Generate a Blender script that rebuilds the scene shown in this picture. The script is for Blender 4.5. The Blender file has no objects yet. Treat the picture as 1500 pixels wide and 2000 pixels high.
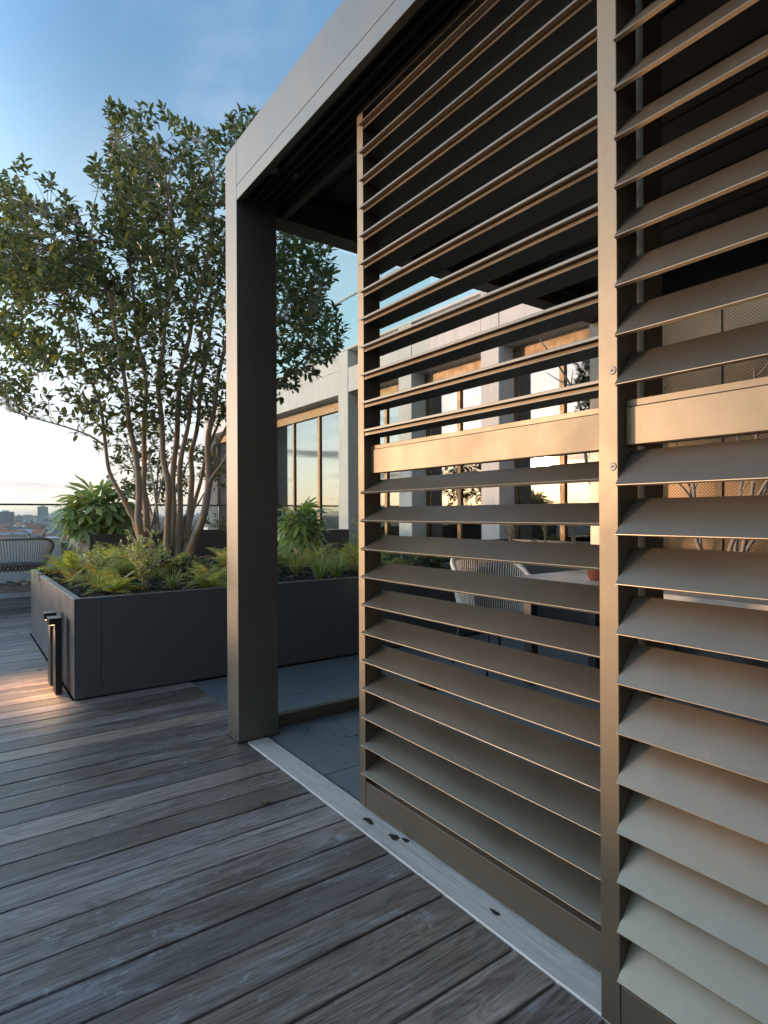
import bpy, bmesh, math, random
from mathutils import Vector, Matrix, noise
R = math.radians
sc = bpy.context.scene
col = sc.collection
# ------------------------------------------------------------------ camera
YAW = R(35.74)
FW = Vector((math.sin(YAW), math.cos(YAW), 0)); RT = Vector((math.cos(YAW), -math.sin(YAW), 0))
cam_d = bpy.data.cameras.new('camera'); cam = bpy.data.objects.new('camera', cam_d); col.objects.link(cam)
cam_d.sensor_fit = 'VERTICAL'; cam_d.sensor_height = 24; cam_d.lens = 24*1167/2000
cam_d.shift_y = 0.002; cam_d.clip_start = 0.05; cam_d.clip_end = 30000
_r = R(0.25)
_ix = RT*math.cos(_r) - Vector((0, 0, 1))*math.sin(_r); _iy = Vector((0, 0, 1))*math.cos(_r) + RT*math.sin(_r)
_m = Matrix((_ix, _iy, -FW)).transposed().to_4x4(); _m.translation = Vector((0, 0, 1.2))
cam.matrix_world = _m
sc.camera = cam
# ------------------------------------------------------------------ render settings
sc.view_settings.view_transform = 'Standard'; sc.view_settings.look = 'None'
sc.view_settings.gamma = 1; sc.view_settings.use_curve_mapping = False
sc.view_settings.exposure = 1.87
sc.render.engine = 'CYCLES'
sc.cycles.max_bounces = 8; sc.cycles.diffuse_bounces = 4; sc.cycles.glossy_bounces = 4
sc.cycles.transparent_max_bounces = 16; sc.cycles.use_denoising = True
sc.cycles.sample_clamp_indirect = 6
# ------------------------------------------------------------------ sky and sun
SUN_AZ = R(50)      # to the left of the terrace axis
SUN_EL = R(4.5)
SUND = Vector((-math.sin(SUN_AZ)*math.cos(SUN_EL), math.cos(SUN_AZ)*math.cos(SUN_EL), math.sin(SUN_EL)))

class NT:
    def __init__(s, tree): s.t = tree; s.n = tree.nodes; s.l = tree.links
    def node(s, typ, ins=None, **kw):
        nd = s.n.new(typ)
        for k, v in kw.items(): setattr(nd, k, v)
        for k, v in (ins or {}).items(): s.put(nd.inputs[k], v)
        return nd
    def put(s, sock, v):
        if isinstance(v, bpy.types.NodeSocket): s.l.new(v, sock)
        elif isinstance(v, bpy.types.Node): s.l.new(v.outputs[0], sock)
        else:
            if hasattr(sock.default_value, '__len__') and len(sock.default_value) == 4 and len(v) == 3: v = (*v, 1)
            sock.default_value = v
    def math(s, op, a, b=0.0, c=0.0, clamp=False):
        nd = s.n.new('ShaderNodeMath'); nd.operation = op; nd.use_clamp = clamp
        s.put(nd.inputs[0], a); s.put(nd.inputs[1], b); s.put(nd.inputs[2], c)
        return nd.outputs[0]
    def vmath(s, op, a, b=(0, 0, 0)):
        nd = s.n.new('ShaderNodeVectorMath'); nd.operation = op
        s.put(nd.inputs[0], a); s.put(nd.inputs[1], b)
        return nd.outputs['Value'] if op in ('DOT_PRODUCT', 'LENGTH') else nd.outputs[0]
    def mix(s, f, a, b, blend='MIX'):
        nd = s.n.new('ShaderNodeMix'); nd.data_type = 'RGBA'; nd.blend_type = blend
        s.put(nd.inputs['Factor'], f); s.put(nd.inputs['A'], a) if False else None
        ca = [i for i in nd.inputs if i.name == 'A' and i.type == 'RGBA'][0]; cb = [i for i in nd.inputs if i.name == 'B' and i.type == 'RGBA'][0]
        s.put(ca, a); s.put(cb, b)
        return [o for o in nd.outputs if o.type == 'RGBA'][0]
    def ramp(s, f, stops, interp='LINEAR'):
        nd = s.n.new('ShaderNodeValToRGB'); nd.color_ramp.interpolation = interp
        e = nd.color_ramp.elements
        while len(e) < len(stops): e.new(0.5)
        for el, (p, c) in zip(e, stops):
            el.position = p; el.color = (c, c, c, 1) if not hasattr(c, '__len__') else (*c, 1)
        s.put(nd.inputs[0], f)
        return nd.outputs[0]
    def maprange(s, v, a, b, c=0.0, d=1.0, smooth=False):
        nd = s.n.new('ShaderNodeMapRange'); nd.interpolation_type = 'SMOOTHSTEP' if smooth else 'LINEAR'
        for i, x in enumerate((v, a, b, c, d)): s.put(nd.inputs[i], x)
        return nd.outputs[0]
    def noise(s, vec, scale=5, detail=3, rough=.5, dist=0, out=0, dim='3D', w=None):
        nd = s.n.new('ShaderNodeTexNoise'); nd.noise_dimensions = dim
        if vec is not None: s.put(nd.inputs['Vector'], vec)
        if w is not None: s.put(nd.inputs['W'], w)
        s.put(nd.inputs['Scale'], scale); s.put(nd.inputs['Detail'], detail); s.put(nd.inputs['Roughness'], rough); s.put(nd.inputs['Distortion'], dist)
        return nd.outputs[out]
    def mapping(s, vec, scale=(1, 1, 1), loc=(0, 0, 0), rot=(0, 0, 0)):
        nd = s.n.new('ShaderNodeMapping'); s.put(nd.inputs['Vector'], vec)
        s.put(nd.inputs['Scale'], scale); s.put(nd.inputs['Location'], loc); s.put(nd.inputs['Rotation'], rot)
        return nd.outputs[0]

world = bpy.data.worlds.new('World'); sc.world = world; world.use_nodes = True
w = NT(world.node_tree); w.n.clear()
WS = 0.11
sky = w.node('ShaderNodeTexSky', sky_type='NISHITA', sun_disc=False, sun_elevation=SUN_EL, sun_rotation=-SUN_AZ, air_density=1.0, dust_density=0.6, ozone_density=2.5, altitude=30)
tc = w.node('ShaderNodeTexCoord'); d = tc.outputs['Generated']
sep = w.node('ShaderNodeSeparateXYZ', {0: d}); z = sep.outputs['Z']
zc = w.math('MAXIMUM', z, 0.0)
dots = w.vmath('DOT_PRODUCT', d, tuple(SUND))
# evening gradient: deep blue overhead, pale towards the horizon, laid over the physical sky
grad = w.ramp(zc, [(0.0, (2.9, 2.5, 2.2)), (0.05, (2.95, 2.72, 2.55)), (0.16, (2.7, 2.85, 2.95)), (0.33, (1.60, 2.15, 2.50)), (0.62, (0.53, 1.04, 1.70)), (1.0, (0.26, 0.55, 1.0))], 'EASE')
base = w.mix(0.80, sky.outputs[0], grad)
# warm glow spreading round the low sun
# the sky is brighter on the sun's side
hz = w.vmath('DOT_PRODUCT', w.vmath('NORMALIZE', w.node('ShaderNodeCombineXYZ', {0: sep.outputs['X'], 1: sep.outputs['Y']}).outputs[0]), (-math.sin(SUN_AZ), math.cos(SUN_AZ), 0))
sw = w.math('MULTIPLY', w.maprange(hz, .45, 1.0, 0, 1, smooth=True), w.maprange(zc, .98, .62))
base = w.mix(1.0, base, w.mix(sw, (1, 1, 1), (2.8, 2.9, 2.95)), 'MULTIPLY')
g1 = w.math('POWER', w.maprange(dots, 0.0, 1.0), 3.0)
band = w.maprange(zc, 0.0, 0.34, 1.0, 0.0, smooth=True)
glow = w.math('MULTIPLY', g1, band)
base = w.mix(w.math('MULTIPLY', glow, 1.0), base, w.mix(glow, (0, 0, 0), (1.9, 1.35, 0.95)), 'ADD')
g2 = w.math('POWER', w.maprange(dots, 0.9, 1.0), 8.0)
base = w.mix(g2, base, (9.0, 5.0, 2.6), 'ADD')
# clouds, on a flat layer overhead
px = w.math('DIVIDE', sep.outputs['X'], w.math('ADD', zc, 0.07)); py = w.math('DIVIDE', sep.outputs['Y'], w.math('ADD', zc, 0.07))
cv = w.node('ShaderNodeCombineXYZ', {0: px, 1: py})
cv2 = w.mapping(cv, scale=(1.0, 0.45, 1), rot=(0, 0, R(35)))
wisps = w.maprange(w.noise(cv2, 0.8, 6, .62, .8), 0.48, 0.8, 0, .38, smooth=True)
base = w.mix(wisps, base, w.mix(band, (3.2, 3.4, 3.8), (4.2, 3.5, 3.1)))
cvl = w.node('ShaderNodeCombineXYZ', {0: w.math('MULTIPLY', sep.outputs['X'], 3.0), 1: w.math('MULTIPLY', sep.outputs['Y'], 3.0), 2: w.math('MULTIPLY', z, 34.0)})
low = w.maprange(w.noise(cvl, 1.1, 5, .55, .3), 0.52, 0.68, 0, 1, smooth=True)
lowband = w.math('MULTIPLY', w.maprange(zc, 0.02, 0.05), w.maprange(zc, 0.2, 0.11))
base = w.mix(w.math('MULTIPLY', w.math('MULTIPLY', low, lowband), .85), base, (2.0, 1.82, 1.95))
# below the horizon: distant ground tone
base = w.mix(w.maprange(z, -0.02, 0.0, 1, 0), base, (0.9, 0.95, 1.0))
bg = w.node('ShaderNodeBackground', {0: base, 1: WS}); wo = w.node('ShaderNodeOutputWorld', {0: bg.outputs[0]})

sun_d = bpy.data.lights.new('sun', 'SUN'); sun_d.energy = 0.95; sun_d.angle = R(2.5); sun_d.color = (1.0, 0.66, 0.43)
sun = bpy.data.objects.new('sun', sun_d); col.objects.link(sun)
sun.rotation_euler = SUND.to_track_quat('Z', 'Y').to_euler(); sun.location = (-20, 20, 10)

# ------------------------------------------------------------------ helpers
def tag(o, label=None, cat=None, group=None, kind=None):
    if label: o['label'] = label
    if cat: o['category'] = cat
    if group: o['group'] = group
    if kind: o['kind'] = kind
    return o
def empty(name, loc=(0, 0, 0), rz=0, label=None, cat=None, group=None):
    o = bpy.data.objects.new(name, None); col.objects.link(o); o.location = loc; o.rotation_euler = (0, 0, rz)
    o.empty_display_size = .1
    return tag(o, label, cat, group)
def link(name, me, parent=None, loc=(0, 0, 0), rot=(0, 0, 0), scale=(1, 1, 1)):
    o = bpy.data.objects.new(name, me); col.objects.link(o); o.parent = parent
    o.location = loc; o.rotation_euler = rot; o.scale = scale
    return o
class MB:
    def __init__(s): s.v = []; s.f = []
    def add(s, vs, fs):
        b = len(s.v); s.v.extend(tuple(x) for x in vs); s.f.extend([tuple(i+b for i in f) for f in fs]); return s
    def box(s, x0, x1, y0, y1, z0, z1):
        return s.add([(x0, y0, z0), (x1, y0, z0), (x1, y1, z0), (x0, y1, z0), (x0, y0, z1), (x1, y0, z1), (x1, y1, z1), (x0, y1, z1)],
                     [(0, 3, 2, 1), (4, 5, 6, 7), (0, 1, 5, 4), (1, 2, 6, 5), (2, 3, 7, 6), (3, 0, 4, 7)])
    def prism(s, prof, y0, y1):       # profile in x,z extruded along y
        n = len(prof)
        vs = [(x, y0, z) for x, z in prof] + [(x, y1, z) for x, z in prof]
        fs = [(i, (i+1) % n, n+(i+1) % n, n+i) for i in range(n)] + [tuple(range(n))[::-1], tuple(range(n, 2*n))]
        return s.add(vs, fs)
    def tube(s, pts, rad, n=6, caps=True):
        pts = [Vector(p) for p in pts]; m = len(pts)
        if not hasattr(rad, '__len__'): rad = [rad]*m
        ref = None; rings = []
        for i, p in enumerate(pts):
            t = (pts[min(i+1, m-1)] - pts[max(i-1, 0)]).normalized()
            if ref is None:
                ref = t.cross(Vector((0, 0, 1)) if abs(t.z) < .9 else Vector((1, 0, 0))).normalized()
            ref = (ref - t*ref.dot(t)).normalized(); b = t.cross(ref)
            rings.append([p + (ref*math.cos(a) + b*math.sin(a))*rad[i] for a in (2*math.pi*k/n for k in range(n))])
        vs = [v for r in rings for v in r]
        fs = [(i*n+k, i*n+(k+1) % n, (i+1)*n+(k+1) % n, (i+1)*n+k) for i in range(m-1) for k in range(n)]
        if caps: fs += [tuple(range(n))[::-1], tuple(range((m-1)*n, m*n))]
        return s.add(vs, fs)
    def lathe(s, prof, n=24, c=(0, 0)):
        vs = [(c[0]+r*math.cos(2*math.pi*k/n), c[1]+r*math.sin(2*math.pi*k/n), z) for r, z in prof for k in range(n)]
        fs = [(i*n+k, i*n+(k+1) % n, (i+1)*n+(k+1) % n, (i+1)*n+k) for i in range(len(prof)-1) for k in range(n)]
        return s.add(vs, fs)
    def mesh(s, name, mat=None, smooth=False, bevel=0, seg=1):
        me = bpy.data.meshes.new(name); me.from_pydata(s.v, [], s.f)
        if bevel:
            bm = bmesh.new(); bm.from_mesh(me)
            bmesh.ops.recalc_face_normals(bm, faces=bm.faces)
            bmesh.ops.bevel(bm, geom=[e for e in bm.edges if e.is_manifold and e.calc_face_angle(0) > .35], offset=bevel, segments=seg, affect='EDGES', profile=.5)
            bm.to_mesh(me); bm.free()
        me.update()
        if smooth: me.polygons.foreach_set('use_smooth', [True]*len(me.polygons))
        if mat: me.materials.append(mat)
        return me
    def obj(s, name, mat=None, parent=None, smooth=False, bevel=0, seg=1, loc=(0, 0, 0), **k):
        return tag(link(name, s.mesh(name, mat, smooth, bevel, seg), parent, loc), **k)
def box(name, b, mat, parent=None, bevel=0, **k): return MB().box(*b).obj(name, mat, parent, bevel=bevel, **k)

# ------------------------------------------------------------------ materials
def newmat(name):
    m = bpy.data.materials.new(name); m.use_nodes = True; n = NT(m.node_tree); n.n.clear()
    bs = n.node('ShaderNodeBsdfPrincipled'); out = n.node('ShaderNodeOutputMaterial', {0: bs.outputs[0]})
    return m, n, bs, out
def bump(n, bs, h, strength=.2, dist=.002):
    b = n.node('ShaderNodeBump', {'Height': h, 'Strength': strength, 'Distance': dist}); n.put(bs.inputs['Normal'], b.outputs[0])
def objc(n, space='Object'): return n.node('ShaderNodeTexCoord').outputs[space]
def simple(name, c, rough=.6, metal=0.0, var=.12, scale=6, bumps=0.0, bscale=60, spec=.5):
    m, n, bs, _ = newmat(name)
    t = objc(n); v = n.noise(t, scale, 5, .6)
    a = tuple(x*(1-var) for x in c); b = tuple(min(1, x*(1+var)) for x in c)
    n.put(bs.inputs['Base Color'], n.mix(v, a, b)); n.put(bs.inputs['Metallic'], metal)
    n.put(bs.inputs['Roughness'], n.maprange(n.noise(t, scale*1.7, 4), .3, .7, rough*.85, min(1, rough*1.15)))
    n.put(bs.inputs['Specular IOR Level'], spec)
    if bumps: bump(n, bs, n.noise(t, bscale, 4, .6), bumps)
    return m
def metalmat(name, c, rough=.36, metal=.85, streak=(1, 1, 1)):
    m, n, bs, _ = newmat(name)
    r_ = n.node('ShaderNodeObjectInfo').outputs['Random']
    t = n.vmath('ADD', objc(n), n.node('ShaderNodeCombineXYZ', {0: n.math('MULTIPLY', r_, 31.0), 1: n.math('MULTIPLY', r_, 57.0), 2: n.math('MULTIPLY', r_, 11.0)}).outputs[0])
    g = n.noise(n.mapping(t, scale=streak), 1.0, 4, .6)
    smudge = n.noise(t, 3.2, 5, .62)
    spots = n.math('ADD', n.maprange(n.noise(t, 38, 3, .6), .64, .78, 0, .22), n.math('ADD', n.maprange(n.noise(t, 130, 2, .5), .70, .76, 0, .25), n.maprange(n.noise(n.mapping(t, scale=(2.5, 2.5, .6)), 3.0, 6, .7, 1.5), .50, .72, 0, .16)))
    a = tuple(x*.93 for x in c); b = tuple(x*1.07 for x in c)
    cc = n.mix(g, a, b); cc = n.mix(spots, cc, tuple(min(1, x*1.5) for x in c))
    n.put(bs.inputs['Base Color'], cc); bs.inputs['Metallic'].default_value = metal
    n.put(bs.inputs['Roughness'], n.math('ADD', n.maprange(smudge, .3, .7, rough-.05, rough+.07), n.maprange(g, .3, .7, -.02, .02)))
    bump(n, bs, n.noise(t, 420, 2, .5), .04, .0006)
    return m
M = {}
M['bronze'] = metalmat('bronze anodised aluminium', (.185, .150, .106), .50, .86, (6, 6, 400))
M['frame_bronze'] = metalmat('olive bronze frame coating', (.195, .178, .150), .42, .84, (6, 6, 300))
M['bronze_blade'] = metalmat('bronze louvre aluminium', (.290, .228, .160), .40, .87, (400, 3, 400))
M['dark_metal'] = metalmat('dark coated aluminium', (.05, .047, .045), .45, .3, (3, 3, 3))
M['anthracite'] = metalmat('anthracite planter coating', (.135, .133, .136), .38, .5, (4, 4, 90))
M['brown_planter'] = metalmat('brown planter coating', (.085, .07, .062), .45, .2)
M['black'] = simple('black lacquer', (.02, .02, .022), .4, .3)
M['void'] = simple('dark underlay', (.012, .011, .01), .95)
M['steel'] = simple('steel', (.16, .15, .14), .5, .9, bumps=0)
M['brass'] = simple('gold anodised frame', (.19, .125, .065), .5, .5)
M['white'] = simple('white render wall', (.78, .78, .78), .8, bumps=.1)
M['white_rope'] = simple('pale rope', (.60, .56, .50), .85, bumps=.4, bscale=200)
M['rope'] = simple('taupe rope', (.34, .30, .26), .85, bumps=.4, bscale=200)
M['cloth'] = simple('dark folded cloth', (.05, .035, .04), .95, bumps=.5)
M['terracotta'] = simple('dark glazed terracotta', (.14, .045, .022), .35)
M['pot'] = simple('grey ceramic pot', (.30, .29, .29), .6)

def deckmat(name, dark, light, along='X', wear=.5):
    m, n, bs, _ = newmat(name)
    t = objc(n); r = n.node('ShaderNodeObjectInfo').outputs['Random']
    off = n.node('ShaderNodeCombineXYZ', {0: n.math('MULTIPLY', r, 37.0), 1: n.math('MULTIPLY', r, 91.0), 2: n.math('MULTIPLY', r, 13.0)})
    p = n.vmath('ADD', t, off.outputs[0])
    sa = (1, 1, 1) if along == 'X' else (1, 1, 1)
    def ax(a, b): return (a, b, b) if along == 'X' else (b, a, b)
    warp = n.noise(n.mapping(p, scale=ax(1.3, 7)), 1, 3, .55, out=1)
    p2 = n.vmath('ADD', p, n.vmath('SCALE', warp) if False else n.mapping(warp, scale=(.0, .02, .0) if along == 'X' else (.02, 0, 0)))
    fine = n.noise(n.mapping(p, scale=ax(3.5, 210)), 1, 4, .7)
    mid = n.noise(n.mapping(p2, scale=ax(1.6, 30)), 1, 6, .7, .9)
    # flowing figure of the grain, with the odd knot
    flow = n.noise(n.mapping(p, scale=ax(.9, 6)), 1, 3, .5, 1.6)
    rings = n.math('SINE', n.math('MULTIPLY', flow, 70.0)); rings = n.maprange(rings, -1, 1, 0, 1)
    patch = n.noise(n.mapping(p, scale=ax(1.3, 5)), 1, 6, .66, 1.0)
    blot = n.noise(n.mapping(p, scale=ax(6, 11)), 1, 7, .74, 1.6)
    g = n.math('ADD', n.math('MULTIPLY', n.maprange(fine, .28, .72), .40), n.math('ADD', n.math('MULTIPLY', mid, .46), n.math('MULTIPLY', rings, .12)))
    c = n.mix(n.maprange(g, .30, .68), dark, light)
    c = n.mix(n.maprange(n.noise(n.mapping(p, scale=ax(.8, 3)), 1, 4, .6), .42, .62, 0, .30), c, tuple(x*.6 for x in dark))
    tone = n.maprange(r, 0, 1, .58, 1.40)
    c = n.mix(1.0, c, n.node('ShaderNodeCombineColor', {0: tone, 1: n.math('MULTIPLY', tone, n.maprange(n.math('FRACT', n.math('MULTIPLY', r, 17.0)), 0, 1, .93, 1.0)), 2: n.math('MULTIPLY', tone, n.maprange(n.math('FRACT', n.math('MULTIPLY', r, 17.0)), 0, 1, .82, 1.10))}).outputs[0], 'MULTIPLY')
    worn = n.math('MULTIPLY', n.maprange(patch, .50, .66, 0, 1, smooth=True), n.maprange(fine, .40, .60, .05, 1))
    c = n.mix(n.math('MULTIPLY', worn, wear), c, (.40, .385, .375))
    bl = n.math('MULTIPLY', n.maprange(blot, .56, .68), n.maprange(patch, .40, .56))
    c = n.mix(n.math('MULTIPLY', bl, .62), c, (.50, .49, .49))
    # fine scratches
    sv = n.node('ShaderNodeTexVoronoi', {'Vector': n.vmath('ADD', n.mapping(p, scale=(2.2, 4, 1), rot=(0, 0, .9)), n.noise(p, 5.0, 2, .5, out=1)), 'Scale': 1.0}, feature='DISTANCE_TO_EDGE')
    scr = n.math('MULTIPLY', n.maprange(sv.outputs['Distance'], 0, .010, 1, 0), n.maprange(n.noise(p, 3.1, 2), .57, .62))
    c = n.mix(n.math('MULTIPLY', scr, .16), c, (.46, .46, .46))
    n.put(bs.inputs['Base Color'], c)
    n.put(bs.inputs['Roughness'], n.maprange(g, .3, .7, .36, .52)); bs.inputs['Specular IOR Level'].default_value = .62
    h = n.math('ADD', n.math('MULTIPLY', fine, .6), n.math('MULTIPLY', mid, .5))
    bump(n, bs, h, .25, .0014)
    return m
M['deck'] = deckmat('weathered hardwood decking', (.082, .054, .041), (.40, .315, .255), wear=.64)
M['sill'] = deckmat('silvered timber sill', (.48, .405, .335), (.72, .64, .555), 'Y', .25)
M['slat_wood'] = deckmat('pale outdoor slats', (.17, .14, .115), (.32, .28, .24), 'Y', .3)
M['table'] = deckmat('pale teak', (.33, .29, .26), (.52, .47, .42), 'Y', .3)

def tilemat():
    m, n, bs, _ = newmat('grey porcelain tile')
    t = objc(n); r = n.node('ShaderNodeObjectInfo').outputs['Random']
    c = n.mix(n.noise(t, 2.5, 6, .65, .6), (.12, .125, .13), (.19, .20, .205))
    c = n.mix(n.maprange(n.noise(t, 9, 5, .7), .55, .8, 0, .35), c, (.26, .26, .26))
    c = n.mix(n.maprange(n.noise(t, 1.7, 6, .7, 1), .60, .72, 0, .5), c, (.085, .075, .065))
    n.put(bs.inputs['Base Color'], c)
    n.put(bs.inputs['Roughness'], n.maprange(n.noise(t, 6, 5, .6), .3, .7, .40, .62)); bump(n, bs, n.noise(t, 150, 4, .6), .12, .001)
    return m
M['tile'] = tilemat()
def perf():
    m, n, bs, _ = newmat('perforated gold sheet')
    t = objc(n); sp_ = n.node('ShaderNodeSeparateXYZ', {0: n.mapping(t, scale=(44, 44, 44), rot=(R(45), 0, 0))})
    a = n.math('ABSOLUTE', n.math('SUBTRACT', n.math('FRACT', sp_.outputs[1]), .5)); b = n.math('ABSOLUTE', n.math('SUBTRACT', n.math('FRACT', sp_.outputs[2]), .5))
    hole = n.maprange(n.math('MAXIMUM', a, b), .30, .34, 1, 0)
    n.put(bs.inputs['Base Color'], n.mix(hole, (.30, .17, .07), (.03, .022, .015))); n.put(bs.inputs['Metallic'], n.math('MULTIPLY', n.math('SUBTRACT', 1.0, hole), .5)); bs.inputs['Roughness'].default_value = .45
    return m
M['perf'] = perf()
def concrete():
    m, n, bs, _ = newmat('board cast concrete')
    t = objc(n)
    c = n.mix(n.noise(t, 1.6, 6, .65, .4), (.52, .495, .46), (.70, .675, .635))
    c = n.mix(n.maprange(n.noise(n.mapping(t, scale=(9, 9, 1.2)), 1, 5, .6), .5, .8, 0, .35), c, (.29, .28, .265))
    vo = n.node('ShaderNodeTexVoronoi', {'Vector': t, 'Scale': 26.0}); pit = n.maprange(vo.outputs['Distance'], .05, .10, 1, 0)
    pit = n.math('MULTIPLY', pit, n.maprange(n.noise(t, 12, 2), .55, .6))
    c = n.mix(n.math('MULTIPLY', pit, .6), c, (.15, .145, .14))
    n.put(bs.inputs['Base Color'], c); bs.inputs['Roughness'].default_value = .85
    bump(n, bs, n.math('SUBTRACT', n.noise(t, 40, 5, .6), pit), .3, .003)
    return m
M['concrete'] = concrete()
def glassmat(name, refl=.12, tint=(.92, .96, .95), rough=0.0, blend=.5):
    m = bpy.data.materials.new(name); m.use_nodes = True; n = NT(m.node_tree); n.n.clear()
    tr = n.node('ShaderNodeBsdfTransparent', {0: tint}); gl = n.node('ShaderNodeBsdfGlossy', {'Color': (1, 1, 1), 'Roughness': rough})
    lw = n.node('ShaderNodeLayerWeight', {'Blend': blend})
    f = n.math('ADD', n.math('MULTIPLY', lw.outputs['Fresnel'], .8), refl, clamp=True)
    mx = n.node('ShaderNodeMixShader', {0: f, 1: tr.outputs[0], 2: gl.outputs[0]}); n.node('ShaderNodeOutputMaterial', {0: mx.outputs[0]})
    return m
M['glass'] = glassmat('clear glass', .015, (.90, .95, .94), 0, .06)
M['window_glass'] = glassmat('coated window glass', .17, (.45, .46, .45), .025, .25)
M['interior'] = simple('dim room lining', (.07, .06, .052), .9)
M['curtain'] = simple('pale curtain', (.5, .5, .48), .9)

def leafmat(name, a, b, rough=.38, trans=.25, extra=None, vein=False):
    m, n, bs, out = newmat(name)
    geo = n.node('ShaderNodeNewGeometry'); oi = n.node('ShaderNodeObjectInfo').outputs['Random']
    r = n.math('FRACT', n.math('ADD', geo.outputs['Random Per Island'], n.math('MULTIPLY', oi, 7.31)))
    c = n.mix(n.math('POWER', r, 1.3), a, b)
    if extra: c = n.mix(n.maprange(r, 1-extra[0]-.01, 1-extra[0]), c, extra[1])
    c = n.mix(n.maprange(n.noise(objc(n), 30, 3), .45, .75, 0, .35), c, tuple(x*.62 for x in a))
    n.put(bs.inputs['Base Color'], c); bs.inputs['Roughness'].default_value = rough
    bs.inputs['Specular IOR Level'].default_value = .45
    tl = n.node('ShaderNodeBsdfTranslucent', {0: n.mix(1, c, (1.5, 1.5, .8), 'MULTIPLY')})
    mx = n.node('ShaderNodeMixShader', {0: trans, 1: bs.outputs[0], 2: tl.outputs[0]}); n.put(out.inputs[0], mx.outputs[0])
    return m
M['leaf'] = leafmat('evergreen leaf', (.078, .105, .056), (.21, .245, .125), .30, .30, (.03, (.34, .31, .08)))
M['leaf_dark'] = leafmat('dense shrub leaf', (.06, .085, .03), (.17, .20, .07), .4, .2)
M['fatsia'] = leafmat('glossy palmate leaf', (.17, .25, .09), (.42, .50, .20), .3, .28)
M['fern'] = leafmat('fern green', (.26, .32, .09), (.60, .60, .21), .55, .48, (.08, (.62, .36, .10)))
M['fern_dry'] = leafmat('dry orange fern', (.24, .12, .05), (.42, .25, .10), .6, .35)
M['grass'] = leafmat('strap leaf grass', (.20, .29, .09), (.50, .56, .21), .45, .3, (.08, (.36, .28, .12)))
M['variegated'] = leafmat('variegated leaf', (.26, .32, .10), (.75, .70, .42), .45, .3)
M['rosemary'] = leafmat('rosemary needles', (.06, .085, .05), (.15, .18, .10), .6, .2)
def barkmat():
    m, n, bs, _ = newmat('orange mottled bark')
    t = objc(n)
    c = n.mix(n.noise(n.mapping(t, scale=(1, 1, .4)), 14, 6, .65), (.15, .11, .08), (.42, .33, .25))
    c = n.mix(n.maprange(n.noise(t, 9, 6, .7, .5), .50, .66, 0, .8), c, (.40, .18, .035))  # orange patches scattered over the brown by noise
    c = n.mix(n.maprange(n.noise(t, 34, 4, .6), .62, .72, 0, .6), c, (.40, .38, .33))
    n.put(bs.inputs['Base Color'], c); bs.inputs['Roughness'].default_value = .9
    bump(n, bs, n.math('ADD', n.noise(n.mapping(t, scale=(1, 1, 3)), 45, 5, .7), n.noise(t, 12, 4)), .7, .006)
    return m
M['bark'] = barkmat()
M['twig'] = simple('twig bark', (.40, .33, .25), .85, scale=20)
def soilmat():
    m, n, bs, _ = newmat('bark mulch')
    t = objc(n)
    n.put(bs.inputs['Base Color'], n.mix(n.noise(t, 60, 5, .7), (.012, .009, .007), (.085, .055, .04)))
    bs.inputs['Roughness'].default_value = .95; bump(n, bs, n.noise(t, 70, 5, .7), .9, .02)
    return m
M['soil'] = soilmat()
# ------------------------------------------------------------------ the setting: ground, deck, tiles
rnd = random.Random(7)
gm = simple('city ground', (.10, .115, .09), .95, var=.35, scale=.004)
g = MB().add([(-12000, -12000, -34), (12000, -12000, -34), (12000, 12000, -34), (-12000, 12000, -34)], [(0, 1, 2, 3)]).obj('ground', gm, kind='structure')
host = empty('apartment_block', (0, 0, -34), label='block under the terrace that carries the decked roof', cat='building')
host['kind'] = 'structure'
box('wall', (-5.6, 14, -6, 12.2, 0, 33.9), M['concrete'], host)
under = box('terrace_base', (-5.55, 13.9, -5.9, 12.1, -.12, -.035), M['void'], kind='structure')

deck = empty('deck'); tag(deck, kind='structure')
PIT = .1445; Y0 = 1.711
def board(x0, x1, k, name='board'):
    y = Y0 + k*PIT + .0040; wdt = PIT-.0080
    key = (round(x0, 3), round(x1, 3))
    if key not in board.cache:
        L = x1-x0
        board.cache[key] = MB().box(-L/2, L/2, 0, wdt, -.027, 0).mesh('board', M['deck'], bevel=.0022)
    o = link(name, board.cache[key], deck, ((x0+x1)/2, y+rnd.uniform(-.0006, .0006), rnd.uniform(-.0012, 0)))
    return o
board.cache = {}
k0 = int((-2.6-Y0)/PIT)
for k in range(k0, 70):
    y = Y0 + k*PIT
    xr = 1.247 if y < 2.83 else (1.375 if y < 4.27 else (.62 if y < 6.95 else 1.36))
    if 2.80 < y < 2.9: xr = 1.247
    j = (k*7 % 5)
    xs = -1.15 - .62*j
    if 4.2 < y < 4.27 and False: pass
    board(-5.2, xs-.002, k); board(xs+.002, xr, k)
sill = empty('sill'); tag(sill, kind='structure')
MB().prism([(1.251, -.03), (1.251, -.003), (1.254, .003), (1.366, .003), (1.369, 0), (1.369, -.03)], -2.4, 2.978).obj('sill_board', M['sill'], sill)
box('edge_trim', (1.3705, 1.3735, -2.4, 2.98, -.03, .004), M['steel'], sill)
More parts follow.
